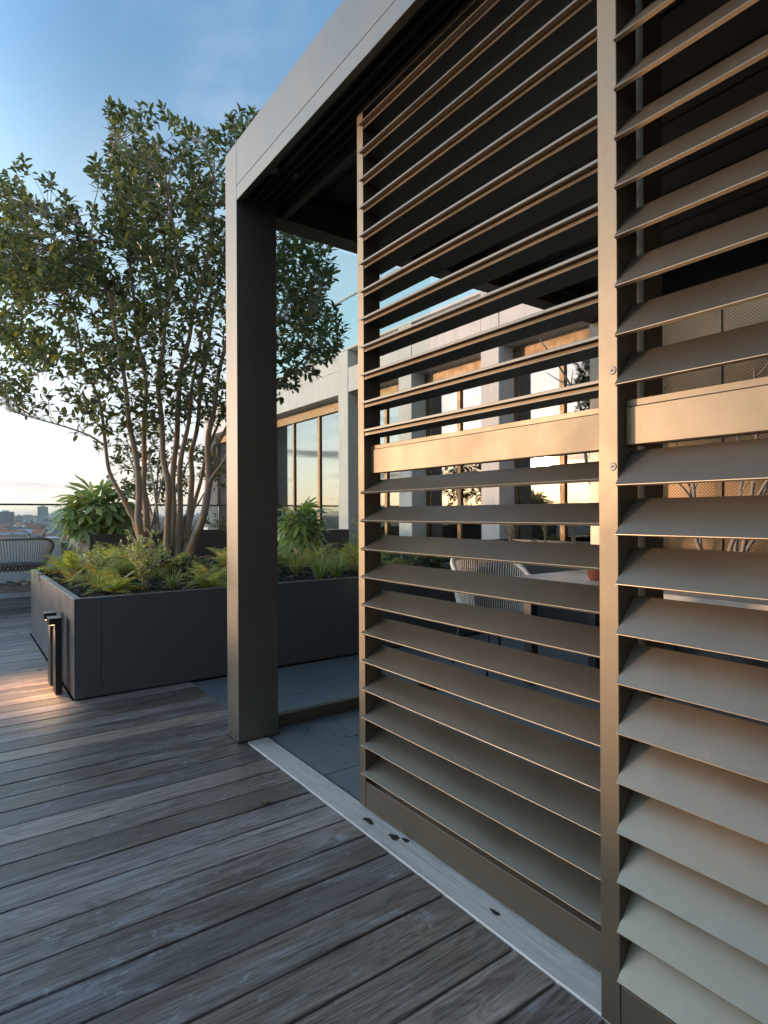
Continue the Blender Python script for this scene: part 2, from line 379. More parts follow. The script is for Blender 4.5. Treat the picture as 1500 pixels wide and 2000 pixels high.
# small oily stains soaked into the sill
stm, n_, b_, o_ = newmat('oil stain'); b_.inputs['Base Color'].default_value = (.035, .02, .013, 1); b_.inputs['Roughness'].default_value = .7
for sx, sy, a, b, s in ((1.308, 1.93, .018, .045, 1), (1.318, 1.777, .02, .036, 2), (1.340, 1.735, .013, .026, 3), (1.313, 1.264, .011, .026, 4)):
    rr = random.Random(s); N = 28
    pts = []
    for i in range(N):
        t = 2*math.pi*i/N; q = .72*(1+rr.uniform(-.12, .12)+.12*math.sin(3*t+s))
        pts.append((sx+a*q*math.cos(t), sy+b*q*math.sin(t), .0042))
    MB().add([(sx, sy, .0042)]+pts, [(0, i+1, (i+1) % N+1) for i in range(N)]).obj('stain', stm, sill)
tiles = empty('terrace_tiles'); tag(tiles, kind='structure')
tw, th = 1.194, .594
tcache = {}
def tile(x0, x1, y0, y1):
    key = (round(x1-x0, 3), round(y1-y0, 3))
    if key not in tcache: tcache[key] = MB().box(-(x1-x0)/2, (x1-x0)/2, -(y1-y0)/2, (y1-y0)/2, -.03, -.001).mesh('tile', M['tile'], bevel=.0015)
    link('tile', tcache[key], tiles, ((x0+x1)/2, (y0+y1)/2, rnd.uniform(-.0005, .0003)))
ys = [-2.4, -1.2, 0.0, 1.2, 2.4, 3.6, 4.28]
xs = [1.3765, 1.98, 3.18, 4.38, 5.595]
for i in range(len(ys)-1):
    for j in range(len(xs)-1):
        tile(xs[j], xs[j+1]-.004, ys[i], ys[i+1]-.004)
for i in range(4):
    for j in range(3):
        tile(4.46+.0+j*.0 if False else 1.40+j*1.3, 1.40+(j+1)*1.3-.004, 6.99+i*.7, 6.99+(i+1)*.7-.004)

# ------------------------------------------------------------------ pergola
perg = empty('pergola', (1.2, 3, 0), label='bronze aluminium pergola standing over the tiled floor', cat='pergola')
PO = Vector((1.2, 3, 0))
def pbox(name, b, mat='frame_bronze', bevel=.0015, parent=None):
    b = (b[0]-PO.x, b[1]-PO.x, b[2]-PO.y, b[3]-PO.y, b[4], b[5])
    return box(name, b, M[mat], parent or perg, bevel)
cp = pbox('column', (1.205, 1.432, 2.985, 3.14, .006, 3.15))
pbox('base_plate', (1.200, 1.437, 2.980, 3.145, .0015, .006), 'dark_metal', .001)
for yy in (3.02, 3.10):
    MB().tube([(1.205-PO.x-.004, yy-PO.y, .028), (1.205-PO.x+.001, yy-PO.y, .028)], .005, 10).obj('screw', M['steel'], cp)
pbox('column', (1.205, 1.432, -2.4, -2.245, .006, 3.15))
pbox('column', (4.45, 4.60, 2.99, 3.14, .006, 2.83))
pbox('column', (4.45, 4.60, -2.4, -2.25, .006, 2.83))
YF = -2.24
pbox('lower_fascia', (1.205, 1.235, YF, 2.9835, 2.845, 2.9195))
pbox('upper_fascia', (1.205, 1.235, YF, 2.9835, 2.9215, 3.15))
pbox('beam_core', (1.2365, 1.50, YF, 2.983, 2.905, 3.145), 'dark_metal')
pbox('inner_web', (1.468, 1.50, YF, 2.983, 2.83, 2.904), 'dark_metal')
for a in (1.252, 1.290, 1.338, 1.384, 1.428):
    pbox('track', (a, a+.008, YF, 2.983, 2.868, 2.904), 'dark_metal', .001)
for x, y in ((1.259, 2.672), (1.36, 2.654)):
    pbox('track_clip', (x+.003, x+.028, y-.03, y+.03, 2.872, 2.9), 'steel')
pbox('end_beam', (1.4335, 4.60, 2.995, 3.135, 2.83, 3.13), 'dark_metal')
pbox('end_beam', (1.4335, 4.60, -2.39, -2.25, 2.83, 3.13), 'dark_metal')
pbox('rear_beam', (4.46, 4.60, YF, 2.993, 2.83, 3.13), 'dark_metal')
pbox('end_flange', (1.502, 4.458, 2.955, 2.9935, 2.93, 2.95), 'dark_metal')
n_sl = 15; wsl = (4.455-1.505)/n_sl
slme = MB().box(.003, wsl-.003, YF+.01-PO.y, 2.99-PO.y, 0, .03).mesh('roof_slat', M['dark_metal'], bevel=.003)
for i in range(n_sl):
    link('roof_slat', slme, perg, (1.505+i*wsl-PO.x, 0, 3.0), (0, R(-2), 0))
pbox('roof_deck', (1.505, 4.455, YF, 2.99, 3.045, 3.06), 'dark_metal')

# side glass screen beside the column
scr = empty('glass_screen', (1.45, 3.11, 0), label='low framed clear glass screen between pergola column and planter', cat='glass screen')
box('frame', (-.017, 1.2, -.025, .025, .001, .068), M['bronze'], scr, .002)
box('pane', (.0, 1.18, -.004, .004, .0685, 2.8), M['glass'], scr)

# ------------------------------------------------------------------ louvred sliding panels
def blade_mesh(L, down):
    prof = [(0, -.0095), (0, -.0012), (.0012, 0), (.1105, 0), (.1115, -.001), (.1115, -.0035), (.0235, -.0035), (.0235, -.0190), (.0205, -.0190), (.0205, -.0035), (.0018, -.0035), (.0018, -.0095)]
    if down:      # turned down: the drip nose is folded back under the blade
        prof = [(.0050, -.0105), (.0006, -.0014), (.0004, -.0008), (.0014, 0), (.1105, 0), (.1115, -.001), (.1115, -.0035), (.0060, -.0035), (.0066, -.0100)]
    return MB().prism(prof, 0, L).mesh('louvre_blade', M['bronze_blade'])
def panel(y_near, y_far, X, nose, stile_w, sections, rail, label, locks=(), ov=.011):
    root = empty('louvre_panel', (X, y_near, 0), label=label, cat='louvre panel')
    W = y_far-y_near; dx = .082
    box('stile', (0, dx, 0, stile_w, .012, 2.862), M['bronze'], root, .0012)
    box('stile', (0, dx, W-stile_w, W, .012, 2.862), M['bronze'], root, .0012)
    i0, i1 = stile_w+.0005, W-stile_w-.0005
    box('top_rail', (.002, dx, i0, i1, 2.832, 2.862), M['bronze'], root, .0012)
    box('bottom_rail', (.002, .040, i0, i1, .012, .115), M['bronze'], root, .0012)
    box('bead', (.046, .050, i0, i1, .06, .124), M['bronze'], root, .0008)
    box('bead', (.060, .064, i0, i1, .06, .130), M['bronze'], root, .0008)
    box('bottom_channel', (.002, dx, i0, i1, .0121, .0595), M['bronze'], root) if False else None
    mr = box('middle_rail', (.031, .075, i0, i1, rail[0], rail[1]), M['bronze'], root, .0015)
    box('rail_cap', (.034, .072, i0, i1, rail[1]+.0006, rail[1]+.017), M['bronze'], mr, .001)
    for zs, tilt in sections:
        bm = blade_mesh(W-2*stile_w+2*ov, tilt > 0)
        for zz in zs:
            link('louvre_blade', bm, root, (nose-X, stile_w-ov, zz+rnd.uniform(-.0006, .0006)), (0, R(-tilt+rnd.uniform(-.5, .5)), 0))
    for yy, zz in locks:
        lk = MB().lathe([(0, 0), (.003, 0), (.0038, .0012), (.0080, .0012), (.0095, 0), (.0095, -.002)], 20).mesh('lock', M['steel'], smooth=False)
        o = link('lock', lk, root, (-.0005, yy-y_near, zz), (0, R(-90), 0))
        kk = MB().box(-.0010, .0010, -.0024, .0024, .0001, .0007).mesh('keyhole', M['void'])
        link('keyhole', kk, o)
    return root
zl = [.150+i*(1.287-.150)/10 for i in range(11)]; zu = [1.541+i*(2.782-1.541)/11 for i in range(12)]
panel(.80, 2.056, 1.35, 1.335, .044, [(zl, 30), (zu, -10)], (1.366, 1.462), 'bronze louvre panel left of the lock stile, partly slid open')
rl = [.359+i*(1.264-.359)/8 for i in range(-2, 9)]; ru = [1.492+i*(2.277-1.492)/7 for i in range(12)]
panel(-.42, .848, 1.235, 1.220, .050, [(rl, 48), (ru, 48)], (1.357, 1.445), 'bronze louvre panel nearest the camera, with two key locks', locks=((.797+.013, 1.529), (.797+.013, 1.307)), ov=-.001)
panel(-1.72, -.44, 1.35, 1.335, .050, [(zl, 30), (zu, 30)], (1.366, 1.462), 'bronze louvre panel behind the nearest one, out to the right')

# ------------------------------------------------------------------ house behind
XB = 5.6
house = empty('terrace_house', (XB, 5.6, 0), label='pale concrete rooftop house with gold framed windows behind the pergola', cat='house')
HO = Vector((XB, 5.6, 0))
def hbox(name, b, mat, parent=None, bevel=0):
    par = parent or house
    b = (b[0]-HO.x, b[1]-HO.x, b[2]-HO.y, b[3]-HO.y, b[4], b[5])
    return box(name, b, M[mat], par, bevel)
cols = [-3.64, -1.86, -.08, 1.70, 3.48, 5.28, 7.06, 8.85, 12.4, 16.0]
for c in cols:
  if c < 3.0:
    hbox('post', (XB+.20, XB+.30, c, c+.10, -.1, 3.30), 'brass', bevel=.004); hbox('post', (XB+.22, XB+.30, c+.103, c+.325, -.1, 3.30), 'dark_metal', bevel=.004)
  else:
    hbox('pillar', (XB, XB+.30, c, c+.325, -.1, 4.08), 'concrete', bevel=.008)
bands = [-3.64]+cols[1:]
for a, b in zip(cols[:-1], cols[1:]):
    lo = a+.327; hi = b-.002
    hbox('lintel', (XB+.006, XB+.45, lo-(.326 if a < 3 else 0), hi, 3.34, 3.765), 'concrete' if a > 3 else 'dark_metal', bevel=.006)
    hbox('parapet_panel', (XB+(.006 if a > 8 else .20), XB+.45, lo, hi, 3.767, 4.05), 'concrete', bevel=.006)
    # window behind
    win = empty('window'); win.parent = house; win.location = (.255, lo-HO.y, 0)
    wdt = hi-lo
    zt = 3.24
    hbox('soffit', (XB+.30, XB+.9, lo, hi, 3.30, 3.338), 'concrete')
    gold = M['brass']
    box('blind_box', (.0, .10, .0, wdt, zt-.10, zt+.06), gold, win, .002)
    panel_bay = b < 4.0
    parts = [(0, .05), (wdt-.05, wdt)]
    if wdt > 2.5: parts += [(wdt*.36, wdt*.36+.09), (wdt*.70, wdt*.70+.06)]
    else: parts += [(wdt*.47, wdt*.47+.07)]
    for p0, p1 in parts: box('frame', (.02, .09, p0, p1, .02, zt-.101), gold, win, .002)
    box('frame', (.02, .09, .051, wdt-.051, .02, .10), gold, win, .002)
    if panel_bay:
        q = [(.051, wdt*.47-.002), (wdt*.47+.072, wdt-.051)]
        for p0, p1 in q: box('perforated_panel', (.04, .06, p0, p1, .101, zt-.102), M.get('perf') or gold, win)
    else:
        box('pane', (.05, .062, .051, wdt-.051, .101, zt-.102), M['window_glass'], win)
hbox('coping', (XB+.0, XB+.5, -3.64, 16.3, 4.082, 4.12), 'concrete', bevel=.006)
hbox('roof', (XB+.46, 13.8, -3.64, 16.3, 3.9, 4.07), 'concrete')
hbox('floor', (XB+.31, 13.8, -3.64, 16.3, -.1, .01), 'interior')
hbox('back_wall', (9.5, 9.7, -3.64, 16.3, .012, 3.89), 'interior')
for y in (3.9, 9.0, 12.5): hbox('partition', (6.3, 9.49, y, y+.1, .012, 3.89), 'interior')
hbox('ceiling', (XB+.91, 9.49, -3.64, 16.3, 3.32, 3.36), 'interior')
def curtain(y0, y1, x=6.15):
    n = int((y1-y0)/.05); v = []; f = []
    for i in range(n+1):
        y = y0+(y1-y0)*i/n; xx = x+.035*math.sin(i*1.5)
        v += [(xx-HO.x, y-HO.y, .05), (xx-HO.x, y-HO.y, 3.25)]
    for i in range(n): f.append((2*i, 2*i+2, 2*i+3, 2*i+1))
    MB().add(v, f).obj('curtain', M['curtain'], house, smooth=True)
curtain(5.7, 6.2); curtain(7.5, 8.0); curtain(10.1, 10.9)
rg = empty('glass_balustrade', (5.9, 5, 4.12), label='frameless glass balustrade along the roof edge of the concrete house', cat='balustrade')
for i in range(9):
    box('pane', (0, .015, -8.6+i*2.0, -8.6+i*2.0+1.985, 0, 1.06), M['glass'], rg)
box('handrail', (-.01, .025, -8.6, 9.4, 1.061, 1.085), M['steel'], rg)

# unseen wing added behind the camera to darken the faces turned towards it
wing = empty('shade_wing', (-6, -6.6, -34), label='unseen dark wing added behind the viewpoint to darken surfaces facing it', cat='building')
box('wall', (0, 20, -10, 0, 0, 37.9), simple('shade wing surface', (.07, .063, .055), .7), wing)
for k in range(8): box('window', (.8+k*2.4, 2.2+k*2.4, 0, .05, 34.2, 36.6), M['window_glass'], wing)
box('coping', (-.1, 20.1, -10.1, .1, 37.91, 38.1), M['dark_metal'], wing)

# ------------------------------------------------------------------ planters
def planter(name, b, mat, label, rim=.045, joints=(), mound=None, soil_z=None):
    x0, x1, y0, y1, z1 = b
    root = empty(name, (x0, y0, 0), label=label, cat='planter')
    W, D = x1-x0, y1-y0
    zz = .012
    js = [0]+[j-x0 for j in joints]+[W]
    for a, c in zip(js[:-1], js[1:]):
        box('front_panel', (a+(.001 if a else 0), c-.001, 0, rim, zz, z1), M[mat], root, .002)
    box('back_panel', (0, W, D-rim, D, zz, z1), M[mat], root, .002)
    box('side_panel', (0, rim, rim+.0005, D-rim-.0005, zz, z1), M[mat], root, .002)
    box('side_panel', (W-rim, W, rim+.0005, D-rim-.0005, zz, z1), M[mat], root, .002)
    box('plinth', (.012, W-.012, .012, D-.012, .0, .0115), M['void'], root)
    sz = soil_z if soil_z is not None else z1-.05
    nx, ny = max(6, int(W/.06)), max(6, int(D/.06)); v = []; f = []
    for j in range(ny+1):
        for i in range(nx+1):
            x = rim+(W-2*rim)*i/nx; y = rim+(D-2*rim)*j/ny
            e = min(i, nx-i, j, ny-j)
            h = noise.noise(Vector((x*4, y*4, 1)))*.02+noise.noise(Vector((x*14, y*14, 1)))*.012
            if mound: h += mound[2]*math.exp(-((x+x0-mound[0])**2+(y+y0-mound[1])**2)/mound[3]**2)
            v.append((x, y, sz+(h if e else 0)))
    for j in range(ny):
        for i in range(nx):
            a = j*(nx+1)+i; f.append((a, a+1, a+nx+2, a+nx+1))
    MB().add(v, f).obj('soil', M['soil'], root, smooth=True)
    return root
def soil_h(x, y): return .60+.15*math.exp(-((x-1.8)**2+(y-5.95)**2)/.9**2)
pl1 = planter('planter', (.625, 4.45, 4.29, 6.95, .66), 'anthracite', 'large anthracite metal planter holding the multi-stem tree', joints=(.79, 2.62), mound=(1.8, 5.95, .15, .9), soil_z=.60)
pl2 = planter('planter', (1.37, 5.2, 8.2, 9.75, .955), 'brown_planter', 'tall brown planter behind the tree, holding the palmate shrub', soil_z=.90)
pl3 = planter('planter', (4.85, 5.35, 3.2, 4.9, .90), 'dark_metal', 'tall narrow planter of rosemary in front of the house windows', soil_z=.86)
# bark chips on the soil
def chips(root, b, n, zf, seed):
    rr = random.Random(seed); m = MB()
    for _ in range(n):
        x = rr.uniform(b[0], b[1]); y = rr.uniform(b[2], b[3]); s = rr.uniform(.008, .024)
        zz = zf(x, y)+rr.uniform(0, .02)
        mt = Matrix.Rotation(rr.uniform(0, 6.3), 3, 'Z') @ Matrix.Rotation(rr.uniform(-.6, .6), 3, 'X') @ Matrix.Rotation(rr.uniform(-.6, .6), 3, 'Y')
        p = [mt @ Vector(q)+Vector((x, y, zz)) for q in ((-s, -s*.5, 0), (s, -s*.35, 0), (s*.8, s*.5, 0), (-s*.9, s*.4, 0), (0, 0, s*.3))]
        m.add([q-root.location for q in p], [(0, 1, 4), (1, 2, 4), (2, 3, 4), (3, 0, 4), (3, 2, 1, 0)])
    cm, nn, bs, _ = newmat('bark chips')
    ge = nn.node('ShaderNodeNewGeometry'); nn.put(bs.inputs['Base Color'], nn.ramp(ge.outputs['Random Per Island'], [(0, (.015, .01, .008)), (.55, (.075, .045, .03)), (.9, (.16, .12, .09)), (1, (.35, .32, .3))]))
    bs.inputs['Roughness'].default_value = .9
    m.obj('bark_chips', cm, root, kind='stuff')
chips(pl1, (.68, 4.38, 4.35, 6.85), 9000, lambda x, y: soil_h(x, y), 3)

# ------------------------------------------------------------------ bollard lights
lampm = bpy.data.materials.new('warm led'); lampm.use_nodes = True; nn = NT(lampm.node_tree); nn.n.clear()
nn.node('ShaderNodeOutputMaterial', {0: nn.node('ShaderNodeEmission', {0: (1, .62, .30), 1: 3.5}).outputs[0]})
def bollard(y, label, power):
    r = empty('bollard_light', (.547, y, 0), label=label, cat='bollard light', group='bollard lights beside the planter')
    box('post', (0, .040, 0, .125, .002, .468), M['black'], r, .0015)
    hd = box('head', (-.036, .0405, -.0005, .1255, .4685, .512), M['black'], r, .0015)
    box('lens', (-.030, -.004, .012, .113, .4655, .468), lampm, hd)
    MB().lathe([(0, -.001), (.0035, -.001), (.005, -.003), (.0095, -.003), (.0095, .0012)], 12).obj('bolt', M['steel'], r, loc=(.02, -.0008, .035)).rotation_euler = (R(90), 0, 0)
    ld = bpy.data.lights.new('bollard_lamp', 'SPOT'); ld.energy = power; ld.color = (1, .60, .30); ld.spot_size = R(130); ld.spot_blend = .9; ld.shadow_soft_size = .02
    lo = bpy.data.objects.new('bollard_lamp', ld); col.objects.link(lo); lo.parent = r; lo.location = (-.017, .06, .455); lo.rotation_euler = (0, R(12), 0)
    return r
bollard(4.53, 'black bollard light nearest the planter corner, in front of its twin', 5.5)
bollard(4.795, 'black bollard light half hidden behind the nearer one', 5.5)
# ------------------------------------------------------------------ foliage builders
def leaf_geo(L, W, fold=.25, curl=.2):
    # ovate leaf along +x, normal +z
    secs = [(.0, .04, 0), (.28, .82, -.02), (.58, 1.0, -.05), (.83, .60, -.10)]
    v = []; f = []
    for t, w_, s in secs:
        z = L*(s*curl*5 - curl*t*t*.5)
        hw = W*.5*w_
        v += [(L*t, hw, z+hw*fold), (L*t, 0, z), (L*t, -hw, z+hw*fold)]
    v.append((L, 0, -L*curl*.9))
    for i in range(3):
        a = i*3; f += [(a, a+1, a+4, a+3), (a+1, a+2, a+5, a+4)]
    f += [(9, 10, 12), (10, 11, 12)]
    return v, f
def orient(dirv, up, roll=0):
    x = dirv.normalized(); zz = (up-x*up.dot(x))
    if zz.length < 1e-3: zz = x.orthogonal()
    zz.normalize(); y = zz.cross(x)
    m = Matrix((x, y, zz)).transposed()
    return m @ Matrix.Rotation(roll, 3, 'X')
class Leaves:
    """collects leaf placements; the ones that show largest become single objects, the rest one mesh"""
    def __init__(s, variants): s.var = variants; s.pl = []
    def put(s, p, rot, sc_): s.pl.append((Vector(p), rot, sc_, random.randrange(len(s.var))))
    def build(s, root, mat, n_single, name='leaf', rest='leaves', visible=None):
        O = root.location; cm = Vector((0, 0, 1.2))
        def score(q):
            dd = (q[0]-cm); dep = dd.dot(FW)
            vx = dd.dot(RT)/dep*1167+750; vy = 1004-dd.z/dep*1167
            ok = -10 < vx < 1500 and 0 < vy < 2000 and (visible is None or visible(vx, vy))
            return (q[2]/dep) if ok else 0
        order = sorted(range(len(s.pl)), key=lambda i: -score(s.pl[i]))
        single = set(order[:n_single])
        mes = []
        for v, f in s.var:
            mes.append(MB().add(v, f).mesh(name, mat, smooth=True))
        for i in single:
            p, r, c, k = s.pl[i]
            o = link(name, mes[k], root); o.matrix_local = Matrix.Translation(p-O) @ r.to_4x4() @ Matrix.Scale(c, 4)
        mv = []; mf = []
        for i, (p, r, c, k) in enumerate(s.pl):
            if i in single: continue
            v, f = s.var[k]; b = len(mv)
            q = p-O
            for x in v: mv.append(tuple(r @ Vector(x)*c + q))
            mf.extend([tuple(j+b for j in t) for t in f])
        if mf:
            m = MB(); m.v = mv; m.f = mf
            m.obj(rest, mat, root, smooth=True, kind='stuff')
def W(u, d, z): return RT*u+FW*d+Vector((0, 0, z))
def in_poly(x, y, P):
    c = False; n = len(P)
    for i in range(n):
        x0, y0 = P[i]; x1, y1 = P[i-1]
        if (y0 > y) != (y1 > y) and x < (x1-x0)*(y-y0)/(y1-y0)+x0: c = not c
    return c
def edge_dist(x, y, P):
    b = 9
    for i in range(len(P)):
        a = Vector(P[i]); c = Vector(P[i-1]); p = Vector((x, y)); ab = c-a
        t = max(0, min(1, (p-a).dot(ab)/max(ab.length_squared, 1e-9))); b = min(b, (p-a-ab*t).length)
    return b

# ------------------------------------------------------------------ the big multi-stem tree
STEMS = [
    ([(1.52, 6.175, 0.929), (1.464, 6.215, 1.142), (1.411, 6.254, 1.223), (1.346, 6.3, 1.36), (1.285, 6.344, 1.522), (1.236, 6.379, 1.7), (1.193, 6.41, 2.054), (1.125, 6.459, 2.449), (0.992, 6.555, 3.056), (0.871, 6.642, 3.664), (0.771, 6.714, 4.119)],0.027),
    ([(1.528, 6.169, 0.828), (1.512, 6.14, 0.951), (1.468, 6.13, 1.178), (1.457, 6.098, 1.446), (1.442, 6.108, 1.715), (1.391, 6.145, 2.073), (1.371, 6.159, 2.207), (1.317, 6.198, 2.724), (1.227, 6.263, 3.371), (1.1, 6.354, 3.869), (0.98, 6.441, 4.118)],0.036),
    ([(1.598, 6.119, 0.802), (1.587, 6.188, 0.967), (1.577, 6.257, 1.223), (1.566, 6.327, 1.456), (1.575, 6.32, 1.69), (1.568, 6.325, 2.063), (1.562, 6.33, 2.581), (1.489, 6.382, 3.308), (1.4, 6.446, 4.19), (1.34, 6.489, 4.864)],0.036),
    ([(1.713, 6.036, 0.751), (1.681, 5.957, 0.907), (1.658, 5.87, 1.177), (1.643, 5.779, 1.482), (1.609, 5.803, 1.743), (1.594, 5.814, 2.049), (1.584, 5.821, 2.441), (1.609, 5.803, 2.78), (1.626, 5.791, 3.07), (1.679, 5.753, 3.36), (1.719, 5.724, 3.747), (1.663, 5.764, 4.232), (1.586, 5.82, 4.668)],0.034),
    ([(1.758, 6.004, 0.741), (1.76, 6.044, 0.855), (1.78, 6.07, 1.313), (1.796, 6.1, 1.684), (1.814, 6.087, 2.054), (1.85, 6.061, 2.568), (1.935, 5.999, 3.082), (2.012, 5.944, 3.492), (2.076, 5.898, 3.903), (2.133, 5.857, 4.417), (2.06, 5.91, 4.88)],0.036),
    ([(1.786, 5.983, 0.725), (1.785, 5.923, 1.04), (1.771, 5.871, 1.355), (1.765, 5.814, 1.619), (1.81, 5.782, 1.929), (1.831, 5.767, 2.062), (1.884, 5.728, 2.51), (1.967, 5.669, 3.101), (2.13, 5.551, 3.79), (2.252, 5.464, 4.282)],0.03),
    ([(1.844, 5.942, 0.735), (1.884, 6.036, 0.943), (1.955, 6.109, 1.127), (2.035, 6.174, 1.364), (2.075, 6.145, 1.555), (2.115, 6.117, 1.762), (2.246, 6.022, 2.186), (2.464, 5.866, 2.716), (2.724, 5.678, 3.14)],0.028),
    ([(1.86, 5.93, 0.775), (1.891, 5.99, 1.036), (1.934, 6.041, 1.314), (1.974, 6.095, 1.597), (1.966, 6.1, 1.832), (2.005, 6.072, 2.067), (2.063, 6.031, 2.59), (2.172, 5.952, 3.321), (2.303, 5.858, 4.156), (2.433, 5.764, 4.887)],0.034),
    ([(1.868, 5.924, 0.735), (1.876, 5.837, 0.835), (1.912, 5.729, 1.022), (1.942, 5.625, 1.175), (1.962, 5.61, 1.394), (1.956, 5.615, 1.658), (1.973, 5.603, 1.922), (2.009, 5.576, 2.185), (2.087, 5.521, 2.693), (2.229, 5.419, 3.376), (2.35, 5.331, 4.059)],0.046),
    ([(1.976, 5.662, 1.475), (1.996, 5.647, 1.573), (2.033, 5.621, 1.682), (2.038, 5.618, 1.839), (2.098, 5.574, 1.928), (2.244, 5.47, 2.311), (2.445, 5.324, 2.704), (2.767, 5.093, 3.096)],0.024),
    ([(1.95, 5.558, 1.494), (1.974, 5.541, 1.567), (2.076, 5.467, 1.731), (2.223, 5.361, 2.049), (2.48, 5.176, 2.435), (2.757, 4.977, 2.724)],0.018),
    ([(1.192, 6.411, 1.902), (1.069, 6.499, 1.994), (0.906, 6.617, 2.071), (0.701, 6.765, 2.148), (0.496, 6.912, 2.22)],0.012),
    ([(1.853, 5.935, 0.947), (1.85, 6.02, 1.129), (1.93, 6.045, 1.231), (2.015, 6.065, 1.309), (2.071, 6.025, 1.44)],0.022),
]
CROWN = [(-4.06, 3.48), (-4.01, 4.2), (-3.86, 4.67), (-3.6, 4.82), (-3.55, 4.56), (-3.34, 4.61), (-3.08, 4.41), (-2.99, 4.05), (-2.88, 4.1), (-2.94, 4.56), (-2.9, 4.92), (-2.75, 5.31), (-2.31, 5.36), (-2.06, 5.15), (-1.75, 5.0), (-1.59, 5.05), (-1.39, 5.36), (-1.18, 5.26), (-0.98, 4.82), (-0.67, 4.2), (-0.44, 3.79), (-0.57, 3.38), (-0.28, 3.07), (-0.41, 2.81), (-0.67, 2.53), (-1.03, 2.33), (-1.29, 2.25), (-1.59, 2.09), (-2.01, 2.12), (-2.31, 1.99), (-2.62, 2.09), (-2.88, 1.99), (-3.08, 2.02), (-3.39, 2.15), (-3.7, 2.25), (-4.01, 2.56)]
def smooth_path(pts, sub=4):
    P = [Vector(p) for p in pts]; out = []
    for i in range(len(P)-1):
        p0 = P[max(i-1, 0)]; p1 = P[i]; p2 = P[i+1]; p3 = P[min(i+2, len(P)-1)]
        for k in range(sub):
            t = k/sub
            out.append(.5*((2*p1)+(p2-p0)*t+(2*p0-5*p1+4*p2-p3)*t*t+(3*p1-p0-3*p2+p3)*t**3))
    out.append(P[-1]); return out
random.seed(11)
tree = empty('multi_stem_tree', (1.8, 5.95, .72), label='tall multi-stem evergreen tree with orange mottled trunks in the anthracite planter', cat='tree')
TO = tree.location
SP = []
for pts, r in STEMS:
    P = smooth_path(pts)
    P = [p+Vector((noise.noise(p*2.3), noise.noise(p*2.3+Vector((9, 0, 0))), 0))*.035 for p in P]
    n = len(P); big = r > .02
    rr = [r*1.18*(1.25-.35*min(1, i/6.))*(1-(i/n)*.78)*(1+.07*noise.noise(p*9)) if big else r*(1-.6*i/n) for i, p in enumerate(P)]
    MB().tube([p-TO for p in P], rr, 10 if big else 6).obj('stem', M['bark'], tree, smooth=True)
    for i, p in enumerate(P):
        SP.append((p, (P[min(i+1, n-1)]-P[max(i-1, 0)]).normalized(), rr[i]))
def grow(tips, anchors, root, mat_t, leaves, maxd=1.5, r0=.009, leaf_from=.60, spacing=.032, size=(.054, .084), up=.35, sub=True):
    tw = MB(); O = root.location
    kd = []
    for tip in tips:
        best = None
        for p, t, r in anchors:
            dv = tip-p; L = dv.length
            if L < .12 or dv.z < -.35*L+.0: continue
            cst = L*(1.25-.55*dv.normalized().dot(t)) + (0 if p.z > 1.7 else .9)
            if best is None or cst < best[0]: best = (cst, p, t, r, L)
        if best is None: continue
        c_, p, t, r, L = best
        n = max(5, int(L/.10)); path = []
        side = Vector((random.uniform(-1, 1), random.uniform(-1, 1), random.uniform(-.4, .6)))*L*.09
        for i in range(n+1):
            s = i/n
            a = p+t*L*.45*s; b = tip-Vector((0, 0, 1))*L*up*(1-s)
            q = a.lerp(b, s*s*(3-2*s))+side*math.sin(math.pi*s)
            q += Vector([random.uniform(-1, 1) for _ in range(3)])*.008
            path.append(q)
        rb = min(r*.6, r0*(.5+L*.9))
        tw.tube([q-O for q in path], [rb*(1-.72*i/n) for i in range(n+1)], 4, caps=False)
        anchors_new = [(path[i], (path[i]-path[i-1]).normalized(), rb*(1-.7*i/n)) for i in range(2, n, 2)]
        if len(anchors) < 1500: anchors.extend(anchors_new)
        # leaves along the outer part
        tot = L*(1-leaf_from); cnt = int(tot/spacing)+5
        ph = random.uniform(0, 6.28)
        for k in range(cnt):
            s = 1-(1-leaf_from)*(k/cnt)**1.25
            idx = min(n-1, int(s*n)); fr = s*n-idx
            q = path[idx].lerp(path[min(idx+1, n)], fr); tt = (path[min(idx+1, n)]-path[idx]).normalized()
            ph += 2.4+random.uniform(-.3, .3)
            o1 = tt.orthogonal().normalized(); o2 = tt.cross(o1)
            sidev = o1*math.cos(ph)+o2*math.sin(ph)
            out_ang = .55 if k < 5 else 1.0
            dv = (tt*math.cos(out_ang)+sidev*math.sin(out_ang)); dv.z += .10; dv.normalize()
            upv = (Vector((0, 0, 1))+tt*.8+Vector([random.uniform(-.4, .4) for _ in range(3)]))
            leaves.put(q+dv*.012, orient(dv, upv, random.uniform(-.4, .4)), random.uniform(*size))
    return tw
lv = [leaf_geo(1, .50, .30, .45), leaf_geo(1, .44, .45, .70), leaf_geo(1, .54, .20, .25)]
tl = Leaves(lv); tips = []
holes = [(-2.2, 3.0, .10), (-1.3, 2.6, .08)]
tries = 0
